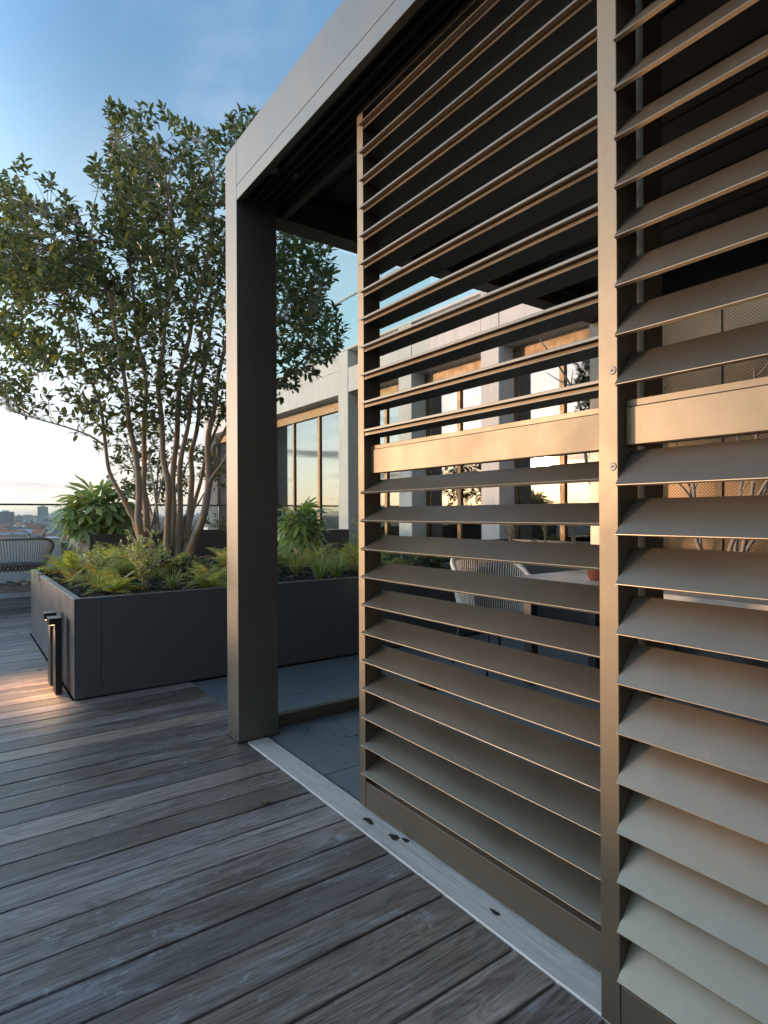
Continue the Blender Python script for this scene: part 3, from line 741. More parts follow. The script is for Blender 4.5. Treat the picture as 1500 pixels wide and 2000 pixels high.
while len(tips) < 2150 and tries < 120000:
    tries += 1
    u = random.uniform(-3.93, -.25); zz = random.uniform(1.98, 5.4)
    if not in_poly(u, zz, CROWN): continue
    e = edge_dist(u, zz, CROWN)
    # looser towards the top and the edges, tufted by noise
    den = noise.noise(Vector((u*2.3, zz*2.3, 4.0)))
    dd = random.uniform(-1, 1); half = min(1.25, .35+e*1.3)
    topness = max(0, (zz-3.9)/1.5)
    leftlow = 1.0 if zz < 3.6 else 1-.62*topness
    if random.random() > (.80+den*1.1)*leftlow*(1 if e > .12 else .8): continue
    if zz > 4.0 and u < -3.2 and random.random() < .3: continue
    half = min(half, 1.1); kk = (5.95+dd*half)/5.95
    if u < -2.9 and zz < 3.4 and random.random() < .48: continue
    tips.append(W(u*kk, 5.95+dd*half, 1.2+(zz-1.2)*kk))
tips.sort(key=lambda p: (p-Vector((1.9, 5.9, 2.6))).length)
tw = grow(tips, list(SP), tree, M['twig'], tl)
tw.obj('twigs', M['twig'], tree, smooth=True, kind='stuff')
tl.build(tree, M['leaf'], 300, visible=lambda x, y: x < 435 or (548 < x < 695 and y > 450))

# smaller bushy tree in the brown planter, behind
B2 = [(-4.26, 2.35), (-3.9, 2.59), (-3.27, 2.51), (-2.63, 2.19), (-2.43, 1.6), (-2.63, 1.55), (-2.85, 1.9), (-3.35, 1.33), (-3.67, 1.33), (-4.06, 1.6), (-4.24, 2.03)]
bush = empty('small_tree', (2.35, 8.95, .9), label='smaller dark leaved tree in the brown planter, seen between the big stems', cat='tree')
sp2 = []
for k in range(7):
    a = k*.9; base = Vector((2.35+.09*math.cos(a), 8.95+.09*math.sin(a), .88))
    top = W(random.uniform(-4.1, -2.7), 9.2+random.uniform(-.4, .4), random.uniform(2.0, 2.4))
    P = smooth_path([base, base.lerp(top, .35)+Vector((0, 0, .15)), base.lerp(top, .7)+Vector((0, 0, .12)), top])
    MB().tube([p-bush.location for p in P], [.022*(1-.7*i/len(P)) for i in range(len(P))], 6).obj('stem', M['twig'], bush, smooth=True)
    sp2 += [(p, (P[min(i+1, len(P)-1)]-P[max(i-1, 0)]).normalized(), .02) for i, p in enumerate(P)]
t2 = Leaves([leaf_geo(1, .42, .3, .2), leaf_geo(1, .5, .2, .3)]); tips = []
while len(tips) < 300:
    u = random.uniform(-4.3, -2.4); zz = random.uniform(1.3, 2.6)
    if in_poly(u, zz, B2) and random.random() < .6+noise.noise(Vector((u*4, zz*4, 2))): tips.append(W(u, 9.25+random.uniform(-.6, .6), zz))
tw = grow(tips, sp2, bush, M['twig'], t2, spacing=.04, size=(.06, .09))
tw.obj('twigs', M['twig'], bush, smooth=True, kind='stuff'); t2.build(bush, M['leaf_dark'], 60)

# ------------------------------------------------------------------ palmate shrub
def palmate(lobes=8):
    m = MB()
    for k in range(lobes):
        a = (k-(lobes-1)/2)*(2*math.pi*.80/(lobes-1)); L = 1.0-.30*abs(a)/2.5
        v, f = leaf_geo(L, .25, .22, .30)
        c, s = math.cos(a), math.sin(a)
        m.add([(x*c-y*s, x*s+y*c, z-.02*k % .03) for x, y, z in v], f)
    m.tube([(0, 0, -.01), (-.5, 0, -.10), (-.9, 0, -.32)], [.014, .016, .018], 4)
    return m
pm = [palmate(8).mesh('leaf', M['fatsia'], smooth=True), palmate(7).mesh('leaf', M['fatsia'], smooth=True)]
def palm_shrub(base, centre, rad, n, label, seed, size=(.15, .21), squash=(1, 1, 1)):
    rr = random.Random(seed)
    root = empty('palmate_shrub', base, label=label, cat='shrub')
    B = Vector(base); C = Vector(centre)
    for k in range(6):
        e = C+Vector((rr.uniform(-.5, .5)*rad, rr.uniform(-.5, .5)*rad, rr.uniform(-.1, .5)*rad))
        P = smooth_path([B+Vector((rr.uniform(-.06, .06), rr.uniform(-.06, .06), 0)), B.lerp(e, .5)+Vector((0, 0, .05)), e])
        MB().tube([p-B for p in P], [.013*(1-.5*i/len(P)) for i in range(len(P))], 6).obj('stem', M['twig'], root, smooth=True)
    for k in range(n):
        th = math.acos(1-1.55*(k+.5)/n); ph = k*2.39996+rr.uniform(-.2, .2)
        dv = Vector((math.sin(th)*math.cos(ph), math.sin(th)*math.sin(ph), math.cos(th)))
        q = C+Vector((dv.x*rad*squash[0], dv.y*rad*squash[1], dv.z*rad*squash[2]))*rr.uniform(.72, 1.02)
        out = (dv+Vector((0, 0, -.55))).normalized()
        rot = orient(out, dv+Vector((0, 0, .6)), rr.uniform(-.25, .25))
        o = link('leaf', pm[k % 2], root); o.matrix_local = Matrix.Translation(q-B) @ rot.to_4x4() @ Matrix.Scale(rr.uniform(*size), 4)
    return root
palm_shrub((1.62, 8.6, .93), (1.56, 8.68, 1.17), .47, 72, 'big palmate leaved shrub spilling over the end of the brown planter', 5, (.20, .32), (1, .8, .86))
palm_shrub((3.05, 5.85, .62), (3.0, 5.7, 1.05), .24, 38, 'palmate leaved shrub in the anthracite planter, right of the pergola column', 8, (.15, .22))

# ------------------------------------------------------------------ ferns
def frond(dry=False, seed=0):
    rr = random.Random(seed); m = MB(); n = 17
    def P(t): return Vector((t*.92, rr2*.10*t*t, .50*t-.62*t*t*1.0))
    rr2 = rr.uniform(-1, 1)
    pts = [P(i/n) for i in range(n+1)]
    m.tube(pts, [.008*(1-.8*i/n) for i in range(n+1)], 3, caps=False)
    for i in range(2, n+1):
        t = i/n; L = .19*math.sin(math.pi*min(1, t*.93+.09))**.75*(1.0)
        tg = (P(t)-P(t-.03)).normalized()
        for sd in (1, -1):
            dv = (Vector((tg.y*-1*sd*0+.32, sd, -.18+rr.uniform(-.1, .1)))).normalized()
            b = P(t); wd = .034
            tip = b+dv*L; mid = b+dv*L*.5+Vector((0, 0, .006))
            pr = tg*wd
            m.add([b-pr*.5, b+pr*.5, mid+pr*.62, mid-pr*.5, tip], [(0, 1, 2, 3), (3, 2, 4)])
    return m.mesh('frond', M['fern_dry' if dry else 'fern'])
fr = [frond(False, s) for s in range(4)]; frd = [frond(True, 9), frond(True, 10)]
def fern(x, y, n, size, label, seed, dry=.1, base=None):
    rr = random.Random(seed); zb = base if base is not None else soil_h(x, y)+.0
    n = int(n*1.4); size *= .95
    root = empty('fern', (x, y, zb), label=label, cat='fern', group='ferns in the anthracite planter')
    for k in range(n):
        a = k*2.39996+rr.uniform(-.3, .3); el = rr.uniform(-.1, .75)*(1 if k < n*.7 else 1.3)
        s = size*rr.uniform(.7, 1.12)
        o = link('frond', (frd if rr.random() < dry else fr)[rr.randrange(2)], root, (0, 0, 0), (rr.uniform(-.3, .3), -el, a), (s, s, s))
    return root
FERNS = [(1.30, 5.45, 18, .38, 'fern between the variegated shrub and the left rim', .1),
 (1.0, 5.35, 16, .34, 'low fern close behind the front left corner fern', .2),
 (1.55, 5.35, 16, .36, 'fern right of the variegated shrub, before the stems', .15),
 (2.05, 5.15, 16, .40, 'bright fern hard against the column, before the thickest stem', .1),
 (2.9, 6.3, 16, .46, 'fern behind the strap grasses, under the palmate shrub', .2),
 (3.2, 6.65, 16, .5, 'tallest fern at the back rim before the house window', .1),
 (4.2, 6.2, 16, .5, 'fern hard beside the louvre panel stile, before the pillar', .2),
 (.92, 6.30, 15, .46, 'feathery yellow green fern at the back left corner of the planter', .15),
 (1.14, 5.95, 15, .42, 'fern behind the planter rim between two others, left of the variegated shrub', .2),
 (.88, 6.68, 13, .40, 'small fern at the far left end of the planter, nearest the lounge chair', .1),
 (.98, 4.85, 18, .36, 'bright green fern at the front left corner of the planter', .05),
 (1.62, 4.62, 18, .38, 'green fern leaning over the front rim, just left of the pergola column', .05),
 (1.82, 4.95, 16, .40, 'orange tipped fern half hidden by the pergola column', .55),
 (1.42, 6.35, 15, .42, 'fern in the middle left of the planter, under the leaning stem', .15),
 (2.45, 6.45, 15, .44, 'fern behind the tree stems, left of the pergola column', .1),
 (2.35, 5.55, 15, .42, 'light green fern beside the tree base, by the pergola column', .25),
 (3.45, 6.30, 16, .46, 'tall fern in front of the house window, right of the palmate shrub', .2),
 (3.85, 6.15, 16, .46, 'fern in front of the concrete pillar, left of the louvre panel', .15),
 (3.45, 5.35, 16, .40, 'yellow green fern in the middle of the planter beside the louvre panel', .1),
 (3.15, 5.55, 14, .36, 'browning fern behind the strap leaf grass', .6),
 (3.55, 4.85, 16, .36, 'low fern at the front rim beside the louvre panel', .1),
 (4.05, 5.2, 16, .40, 'fern seen through the lower louvres, before the dining chair', .1),
 (.80, 5.55, 11, .28, 'little fern against the left rim of the planter', .2)]
for i, (x, y, n, s, lab, dry) in enumerate(FERNS): fern(x, y, n, s, lab, i+20, dry)
# strap leaf grasses
def strap_mesh(n, L, seed):
    rr = random.Random(seed); m = MB()
    for _ in range(n):
        a = rr.uniform(0, 6.28); lean = rr.uniform(.25, 1.1); l = L*rr.uniform(.6, 1.1); w_ = .0045*rr.uniform(.8, 1.3); pts = []
        for k in range(6):
            t = k/5; ang = lean*t*1.6; r = l*(t*math.sin(.2+lean*.55*(.4+t))); zz = l*(t*math.cos(lean*.5*(.3+t))-.42*lean*t*t)
            pts.append((r, zz))
        c, s = math.cos(a), math.sin(a); ox, oy = rr.uniform(-.02, .02), rr.uniform(-.02, .02)
        v = []
        for k, (r, zz) in enumerate(pts):
            ww = w_*(1-(k/5)**2*.95)
            v += [(ox+r*c-ww*s, oy+r*s+ww*c, zz), (ox+r*c+ww*s, oy+r*s-ww*c, zz+.0008)]
        m.add(v, [(2*k, 2*k+1, 2*k+3, 2*k+2) for k in range(5)])
    return m
sm = [strap_mesh(70, .36, i).mesh('blades', M['grass'], smooth=True) for i in range(3)]
GR = [(2.62, 4.62, 'strap leaf grass clump at the front rim, first one right of the column'), (2.86, 4.72, 'strap leaf grass clump in the middle of the front rim group'),
 (3.12, 4.62, 'strap leaf grass clump hanging over the front rim near the louvre panel'), (2.95, 5.1, 'strap leaf grass clump behind the front row of grasses'),
 (2.62, 5.05, 'strap leaf grass clump hard against the column edge, second row'), (1.30, 6.62, 'spiky grass tuft in front of the brown planter, left'),
 (1.75, 6.68, 'spiky grass tuft in front of the brown planter, near the stems'), (3.35, 4.95, 'strap leaf grass clump beside the louvre panel stile'), (.98, 6.62, 'spiky grass tuft beside the lounge chair, behind the corner ferns')]
for i, (x, y, lab) in enumerate(GR):
    o = link('grass_clump', sm[i % 3], None, (x, y, soil_h(x, y)-.01), (0, 0, i*1.3)); tag(o, lab, 'grass', 'strap leaf grasses in the planter')
MORE = [(.92, 5.15, 'short grass tuft on the left rim, between two ferns'), (1.38, 4.75, 'short grass tuft right of the variegated shrub'), (1.75, 5.05, 'grass tuft before the thickest stem'),
 (1.2, 5.7, 'grass tuft behind the variegated shrub'), (1.5, 5.75, 'grass tuft at the foot of the leaning stem'), (2.25, 5.0, 'grass tuft hidden against the pergola column'), (2.85, 5.5, 'grass tuft under the palmate shrub'),
 (3.3, 4.75, 'grass clump at the front rim, last before the louvre panel'), (3.6, 5.2, 'grass clump before the concrete pillar'), (3.0, 6.4, 'grass clump behind the palmate shrub'), (3.55, 5.8, 'grass clump before the house glazing')]
for i, (x, y, lab) in enumerate(MORE):
    o = link('grass_clump', sm[(i+1) % 3], None, (x, y, soil_h(x, y)-.01), (0, 0, i*2.1), (.72, .72, .66) if x < 2.5 else (1, 1, .95)); tag(o, lab, 'grass', 'strap leaf grasses in the planter')
# hedge in planters along the left edge of the terrace
hp = empty('planter', (-4.95, -2.2, 0), label='long anthracite planter of hedge plants along the left terrace edge', cat='planter')
for i in range(6): box('panel', (0, .45, i*2.8, i*2.8+2.795, 0, .70), M['anthracite'], hp, .003)
hL = Leaves([leaf_geo(1, .6, .2, .2)]); rh = random.Random(77)
hd_ = empty('hedge', (-4.7, 5, .7), label='clipped evergreen hedge growing in the planters along the left terrace edge', cat='hedge')
hc = MB()
for i in range(34):
    y = -1.9+i*.49; hc.tube([(0, y-5, -.05), (.03, y-4.98, .20), (-.02, y-5.03, .38)], [.012, .008, .004], 5)
hc.obj('stems', M['twig'], hd_, kind='stuff')
for i in range(15000):
    y = rh.uniform(-2.1, 14.4); top = 1.09+.08*noise.noise(Vector((y*1.7, 3, 1)))+.06*noise.noise(Vector((y*7, 1, 1)))
    z_ = .68+(top-.68)*rh.random()**.7; x = -4.72+rh.gauss(0, .11)
    dv = Vector([rh.uniform(-1, 1) for _ in range(3)]).normalized(); hL.put(Vector((x, y, z_)), orient(dv, Vector((0, 0, 1))), rh.uniform(.045, .08))
hL.build(hd_, M['leaf_dark'], 0)
# variegated shrub
def twiggy(name, base, h, spread, nst, mat, label, cat, seed, lsize, lw, n_single=0, group=None, stemr=.004):
    rr = random.Random(seed); root = empty(name, base, label=label, cat=cat, group=group)
    L = Leaves([leaf_geo(1, lw, .2, .15), leaf_geo(1, lw*1.1, .35, .25)]); B = Vector(base)
    random.seed(seed)
    for k in range(nst):
        a = rr.uniform(0, 6.28); s = rr.uniform(.2, 1)*spread; hh = h*rr.uniform(.6, 1)
        top = B+Vector((math.cos(a)*s, math.sin(a)*s, hh))
        P = smooth_path([B+Vector((rr.uniform(-.02, .02), rr.uniform(-.02, .02), 0)), B.lerp(top, .5)+Vector((math.cos(a), math.sin(a), 0))*-.03, top])
        MB().tube([p-B for p in P], [stemr*(1-.6*i/len(P)) for i in range(len(P))], 5).obj('stem', M['twig'], root, smooth=True)
        for side in range(5):
            i0 = rr.randrange(2, len(P)-1); q0 = P[i0]; dv = Vector((rr.uniform(-1, 1), rr.uniform(-1, 1), rr.uniform(.2, 1.1))).normalized()*rr.uniform(.05, .16)
            for j in range(9):
                q = q0+dv*(j/8); d2 = (dv.normalized()+Vector([rr.uniform(-.9, .9) for _ in range(3)])).normalized()
                L.put(q, orient(d2, Vector((rr.uniform(-.5, .5), rr.uniform(-.5, .5), 1))), rr.uniform(*lsize))
        for i in range(3, len(P)):
            for j in range(2):
                d2 = Vector([rr.uniform(-1, 1) for _ in range(3)]).normalized(); L.put(P[i], orient(d2, Vector((0, 0, 1))), rr.uniform(*lsize))
    L.build(root, mat, n_single); return root
twiggy('variegated_shrub', (1.20, 4.86, .60), .50, .22, 13, M['variegated'], 'small shrub with cream variegated leaves in front of the tree stems', 'shrub', 31, (.022, .038), .5, 60)
twiggy('variegated_shrub', (3.75, 5.6, .6), .55, .18, 9, M['variegated'], 'pale leaved shrub before the concrete pillar by the louvre panel', 'shrub', 32, (.02, .035), .5)
twiggy('low_shrub', (1.02, 5.6, .6), .26, .24, 12, M['variegated'], 'low pale green shrub behind the front left ferns', 'shrub', 34, (.022, .036), .6)
twiggy('low_shrub', (1.66, 5.2, .6), .24, .26, 12, M['leaf'], 'low dark leaved shrub right of the variegated one', 'shrub', 35, (.025, .045), .6)
twiggy('low_shrub', (2.05, 4.75, .6), .24, .22, 11, M['fern'], 'low yellow green shrub at the foot of the column, on the rim', 'shrub', 36, (.022, .036), .5)
twiggy('low_shrub', (3.3, 5.1, .6), .30, .26, 12, M['fern'], 'low yellow green shrub beside the strap grasses', 'shrub', 37, (.022, .036), .5)
# low ground cover at the right, seen through the louvres
twiggy('ground_cover', (3.9, 4.7, .60), .22, .40, 22, M['leaf'], 'dark leafy ground cover at the planter end, seen through the louvres', 'ground cover', 33, (.03, .055), .8)
# rosemary
for i, (x, y, h, lab) in enumerate([(5.1, 3.45, .40, 'rosemary bush at the near end of the narrow planter'), (5.1, 3.8, .48, 'rosemary bush second from the near end of the narrow planter'), (5.1, 4.15, .44, 'tallest upright rosemary bush in the narrow planter'), (5.1, 4.65, .38, 'rosemary bush at the far end of the narrow planter, before the pillar')]):
    twiggy('rosemary', (x, y, .86), h, .16, 16, M['rosemary'], lab, 'rosemary', 40+i, (.018, .028), .16, 0, 'rosemary bushes in the narrow planter', .003)
twiggy('low_hedge', (3.6, 8.6, .9), .25, .9, 40, M['leaf_dark'], 'low greenery in the brown planter to the right of the stems', 'hedge', 50, (.03, .05), .5)
# ------------------------------------------------------------------ rope chairs, table, pots
def rope_chair(loc, rz, label, mats=('white_rope', 'dark_metal'), R0=.30, zr=.84, zs=.42, wide=1.0, n=62, group='rope woven dining chairs'):
    root = empty('rope_chair', loc, rz, label, 'chair', group)   # faces +y, back towards -y
    ang = [R(-90)+R(a) for a in range(-118, 119, 6)]
    def rim(a):      # a measured from the back
        k = abs((a-R(-90))/R(118)); zz = zr-(zr-.60)*max(0, (k-.35)/.65)**1.6
        return Vector((math.cos(a)*R0*wide*1.08, math.sin(a)*R0*1.05, zz))
    MB().tube([rim(a) for a in ang], .019, 8).obj('rim', M[mats[0]], root, smooth=True)
    seat = [Vector((math.cos(a)*R0*.86*wide, math.sin(a)*R0*.86, zs-.06)) for a in [2*math.pi*i/36 for i in range(37)]]
    MB().tube(seat, .014, 6).obj('seat_ring', M[mats[1]], root, smooth=True)
    m = MB()
    for i in range(n):
        a = R(-90)+R(-116+232*i/(n-1)); p = rim(a); q = Vector((math.cos(a+.05)*R0*.87*wide, math.sin(a+.05)*R0*.87, zs-.06))
        mid = p.lerp(q, .5)+Vector((math.cos(a), math.sin(a), 0))*.012
        m.tube([p, mid, q], .0052, 5, caps=False)
    m.obj('cords', M[mats[0]], root, smooth=True, kind='stuff')
    m = MB()
    for i in range(58):
        a = 2*math.pi*i/58; c, s = math.cos(a), math.sin(a); r = R0*.86
        m.tube([(c*(r-.015)*wide, s*(r-.015), zs-.03), (c*(r+.022)*wide, s*(r+.022), zs-.05), (c*(r+.006)*wide, s*(r+.006), zs-.09)], .0085, 5)
    m.obj('seat_weave', M[mats[0]], root, smooth=True, kind='stuff')
    MB().lathe([(0, zs), (R0*.8, zs), (R0*.85, zs-.02), (R0*.83, zs-.05), (0, zs-.055)], 28).obj('seat_cushion', M['cloth'] if mats[0] == 'rope' else M['pot'], root, smooth=True).scale = (wide, 1, 1)
    for sx in (1, -1):
        for sy in (1, -1):
            MB().tube([(sx*R0*.62*wide, sy*R0*.62, zs-.07), (sx*R0*.78*wide, sy*R0*.78, 0)], [.013, .010], 8).obj('leg', M[mats[1]], root, smooth=True)
    return root
rope_chair((3.45, 3.32, 0), R(170), 'pale rope chair at the end of the dining table, behind the louvres')
rope_chair((4.28, 2.62, 0), R(95), 'pale rope chair on the far long side of the dining table', n=58)
tb = empty('dining_table', (3.2, .9, 0), label='pale wooden dining table under the pergola, seen through the louvres', cat='table')
for i in range(6): box('plank', (i*.155, i*.155+.152, 0, 2.04, .718, .75), M['table'], tb, .003)
for x in (.06, .80):
    for y in (.10, 1.88): box('leg', (x, x+.07, y, y+.07, 0, .716), M['dark_metal'], tb, .004)
box('apron', (.06, .09, .171, 1.879, .64, .716), M['table'], tb, .002); box('apron', (.84, .87, .171, 1.879, .64, .716), M['table'], tb, .002)
bw = empty('bowl', (3.55, 2.42, .751), label='small dark red glazed bowl standing on the table', cat='bowl')
MB().lathe([(0, 0), (.075, 0), (.085, .01), (.105, .085), (.108, .105), (.098, .105), (.092, .08), (.07, .02), (0, .018)], 32).obj('body', M['terracotta'], bw, smooth=True)
MB().lathe([(.0985, .1055), (.1085, .1055), (.1085, .109), (.0985, .109)], 32).obj('glazed_rim', M['black'], bw, smooth=True)
pc = empty('planter_cup', (3.72, 2.27, .751), label='black cup beside the red bowl on the table', cat='cup')
MB().lathe([(0, 0), (.05, 0), (.058, .10), (.052, .10), (.045, .01), (0, .01)], 24).obj('body', M['black'], pc, smooth=True)

def potted(loc, label, seed, tips_c, n, r=.26, h=.62, leafy=0):
    rr = random.Random(seed); root = empty('potted_tree', loc, label=label, cat='potted tree')
    MB().lathe([(0, 0), (r*.72, 0), (r*.8, .01), (r, h-.04), (r+.015, h-.04), (r+.018, h), (r-.03, h), (r-.04, h-.05), (0, h-.05)], 40).obj('pot', M['pot'], root, smooth=True)
    L = Leaves([leaf_geo(1, .5, .3, .2)])
    for k in range(n):
        b = Vector((rr.uniform(-.05, .05), rr.uniform(-.05, .05), h-.06)); e = Vector(tips_c)+Vector((rr.uniform(-.55, .55), rr.uniform(-.9, .9), rr.uniform(-.5, .35)))
        m1 = b.lerp(e, .3)+Vector((rr.uniform(-.12, .12), rr.uniform(-.12, .12), 0)); m2 = b.lerp(e, .65)+Vector((rr.uniform(-.14, .14), rr.uniform(-.14, .14), .05))
        P = smooth_path([b, m1, m2, e], 5)
        MB().tube(P, [.022*(1-.82*i/len(P)) for i in range(len(P))], 7).obj('branch', M['bark2'], root, smooth=True)
        for j in range(3):
            q = P[rr.randrange(7, len(P)-1)]; q2 = q+Vector((rr.uniform(-.3, .3), rr.uniform(-.3, .3), rr.uniform(.1, .4)))
            MB().tube([q, q.lerp(q2, .5)+Vector((.02, .02, 0)), q2], [.007, .005, .002], 5).obj('twig', M['bark2'], root, smooth=True)
            if leafy and rr.random() < .3:
                for z_ in range(6):
                    dv = Vector([rr.uniform(-1, 1) for _ in range(3)]).normalized()
                    L.put(q2+Vector(loc)+dv*.02, orient(dv, Vector((0, 0, 1))), .05)
    if L.pl: L.build(root, M['leaf'], 0)
M['bark2'] = simple('pale branch bark', (.27, .235, .20), .85, scale=14, bumps=.4)
potted((4.78, 2.95, 0), 'grey pot with a crooked bare branched tree, behind the table', 3, (.15, .1, 2.5), 5, h=.92, r=.24)
potted((4.85, 2.2, 0), 'bare branched tree in a pot before the gold mesh panels, seen past the locks', 4, (.0, .0, 2.0), 8, h=.55, r=.26)

# ------------------------------------------------------------------ lounge corner at the left
lounge = rope_chair((.62, 9.35, .02), R(0), 'wide taupe rope lounge chair at the left edge, its back to the deck', ('rope', 'dark_metal'), .40, .88, .54, 1.12, 58, 'lounge seats')
m = MB()
for k in range(5):
    m.box(-.20, .20, -.30-.002*k, -.296-.002*k, .52+k*.042, .545+k*.042)
bk = empty('slatted_bench', (-1.6, 8.75, 0), label='low slatted timber bench in front of the lounge chair', cat='bench')
box('front_beam', (0, 2.86, 0, .05, .235, .322), M['slat_wood'], bk, .004); box('back_beam', (0, 2.86, .42, .46, .235, .322), M['slat_wood'], bk, .004)
for k in range(19): box('slat', (.02+k*.152, .02+k*.152+.07, -.01, .47, .323, .343), M['slat_wood'], bk, .003)
for x in (.1, 1.4, 2.7):
    for y in (.051, .37): box('leg', (x, x+.06, y, y+.048, 0, .234), M['slat_wood'], bk, .003)
ct = MB(); NN = 26
vs = []; fs = []
for j in range(NN+1):
    for i in range(NN+1):
        u = i/NN*2-1; v = j/NN*2-1; r = max(abs(u), abs(v))
        h = .085*(1-r**4)*(1+.5*noise.noise(Vector((u*3, v*3, 5))))+.02*noise.noise(Vector((u*9, v*9, 2)))
        vs.append((u*.20*(1+.12*noise.noise(Vector((v*3, 1, 1)))), v*.15*(1+.2*noise.noise(Vector((u*3, 7, 1)))), max(0, h)))
for j in range(NN):
    for i in range(NN): a = j*(NN+1)+i; fs.append((a, a+1, a+NN+2, a+NN+1))
tag(MB().add(vs, fs).obj('folded_blanket', M['cloth'], smooth=True, loc=(1.02, 8.95, .344)), 'dark folded blanket lying on the slatted bench', 'blanket')
wb = empty('white_wall_box', (-3.2, 10.2, 0), label='low white rendered wall box behind the lounge chair', cat='low wall')
box('body', (0, 4.5, 0, .42, 0, .845), M['white'], wb, .006); box('cap', (-.01, 4.51, -.01, .43, .8455, .868), M['white'], wb, .003)
db = empty('storage_box', (1.34, 10.0, 0), label='dark storage box between the white wall and the brown planter', cat='box')
box('body', (0, .38, 0, .4, 0, .78), M['anthracite'], db, .004); box('lid', (-.01, .39, -.01, .41, .781, .80), M['anthracite'], db, .003)
rl_ = empty('glass_railing', (-5.5, 11.6, -.03), label='glass railing with a thin dark top rail along the terrace edge, city behind', cat='railing')
for k in range(10): box('pane', (k*1.4, k*1.4+1.385, 0, .017, 0, 1.40), M['glass'], rl_)
box('top_rail', (0, 14, -.012, .028, 1.401, 1.432), M['dark_metal'], rl_, .002)
for k in range(1, 10): box('joint_strip', (k*1.4-.013, k*1.4-.002, .002, .015, .0, 1.399), M['steel'], rl_)
rs = empty('glass_railing', (-5.3, -5.5, -.03), label='glass railing along the left side of the terrace, outside the picture', cat='railing')
for k in range(12): box('pane', (0, .017, k*1.4, k*1.4+1.385, 0, 1.12), M['glass'], rs)
box('top_rail', (-.012, .028, 0, 17, 1.121, 1.15), M['dark_metal'], rs, .002)
# fallen leaves on deck and tiles
flm = leafmat('fallen leaf', (.20, .22, .05), (.32, .28, .09), .5, .2)
fg = MB().add(*leaf_geo(1, .3, .35, .5)).mesh('fallen_leaf', flm, smooth=True)
for x, y, rz, s, lab in ((1.02, 2.25, 1.15, .11, 'narrow green fallen leaf on the deck boards'), (1.55, 2.93, .4, .07, 'curled green fallen leaf on the tiles beside the column foot'), (1.76, 2.70, 1.2, .05, 'brown fallen leaf on the tiles by the louvre panel'),
    (.50, 5.33, .3, .07, 'yellow green fallen leaf beside the far bollard light'), (.47, 7.1, .1, .08, 'fallen leaf on the boards left of the planter end'), (.44, 8.2, .2, .09, 'fallen leaf on the boards in front of the bench'), (.5, 6.1, 2.8, .05, 'small fallen leaf near the left planter corner')):
    o = link('fallen_leaf', fg, None, (x, y, s*.28), (0, 0, rz), (s, s, s)); tag(o, lab, 'leaf', 'fallen leaves')
dm = MB(); rr = random.Random(5)
dirtm = simple('leaf litter crumbs', (.03, .022, .015), .9)
for k in range(46):
    x = 1.72+rr.gauss(0, .07); y = 2.78+rr.gauss(0, .11); s = rr.uniform(.002, .010); a = rr.uniform(0, 3)
    c, q = math.cos(a)*s, math.sin(a)*s
    dm.add([(x-c, y-q, .0005), (x+q*.5, y-c*.5, .0008), (x+c, y+q, .0006), (x-q*.4, y+c*.4, .0035)], [(0, 1, 3), (1, 2, 3), (2, 0, 3)])
dm.obj('leaf_litter', dirtm, kind='stuff', label='dark crumbs of leaf litter on the tiles by the louvre panel', cat='litter')

# ------------------------------------------------------------------ the city far below
rr = random.Random(99)
def cm_(name, c): return simple(name, c, .8, var=.2, scale=.1)
walls = [cm_('city wall pale', (.55, .52, .48)), cm_('city wall brick', (.27, .15, .11)), cm_('city wall grey', (.32, .34, .36)), cm_('city wall white', (.72, .71, .69))]
roofs = [cm_('roof slate', (.10, .12, .15)), cm_('roof red tile', (.34, .12, .07)), cm_('roof brown', (.17, .11, .09)), cm_('roof zinc', (.33, .38, .43))]
cg = cm_('city window glass', (.09, .14, .19))
RN = ['slate', 'red tiled', 'brown', 'zinc']; WN = ['pale', 'brick', 'grey', 'white']
CZ = -34
def city_house(x, y, wx, wy, h, rh, wi, ri, a, lab):
    root = empty('city_house', (x, y, CZ), a, lab, 'house', 'small houses of the city below')
    MB().box(-wx/2, wx/2, -wy/2, wy/2, 0, h).obj('wall', walls[wi], root)
    m = MB(); o = .4
    m.add([(-wx/2-o, -wy/2-o, h+.01), (wx/2+o, -wy/2-o, h+.01), (wx/2+o, wy/2+o, h+.01), (-wx/2-o, wy/2+o, h+.01), (-wx/2-o, 0, h+rh), (wx/2+o, 0, h+rh)],
          [(0, 1, 5, 4), (2, 3, 4, 5), (1, 2, 5), (3, 0, 4), (3, 2, 1, 0)])
    m.obj('roof', roofs[ri], root)
    box('chimney', (-wx*.3, -wx*.3+1, -.5, .5, h+rh*.5, h+rh+1.5), walls[1], root)
    m = MB()
    for i in range(max(2, int(wx/3.5))):
        for k in range(max(1, int(h/3))):
            m.box(-wx/2+1+i*3.4, -wx/2+2.4+i*3.4, -wy/2-.08, -wy/2+.1, 1+k*3, 2.7+k*3)
    m.obj('windows', cg, root)
    return root
def bearing(px, dist):
    t = (px-750)/1167; dv = (FW+RT*t); return dv*dist
n_h = 0
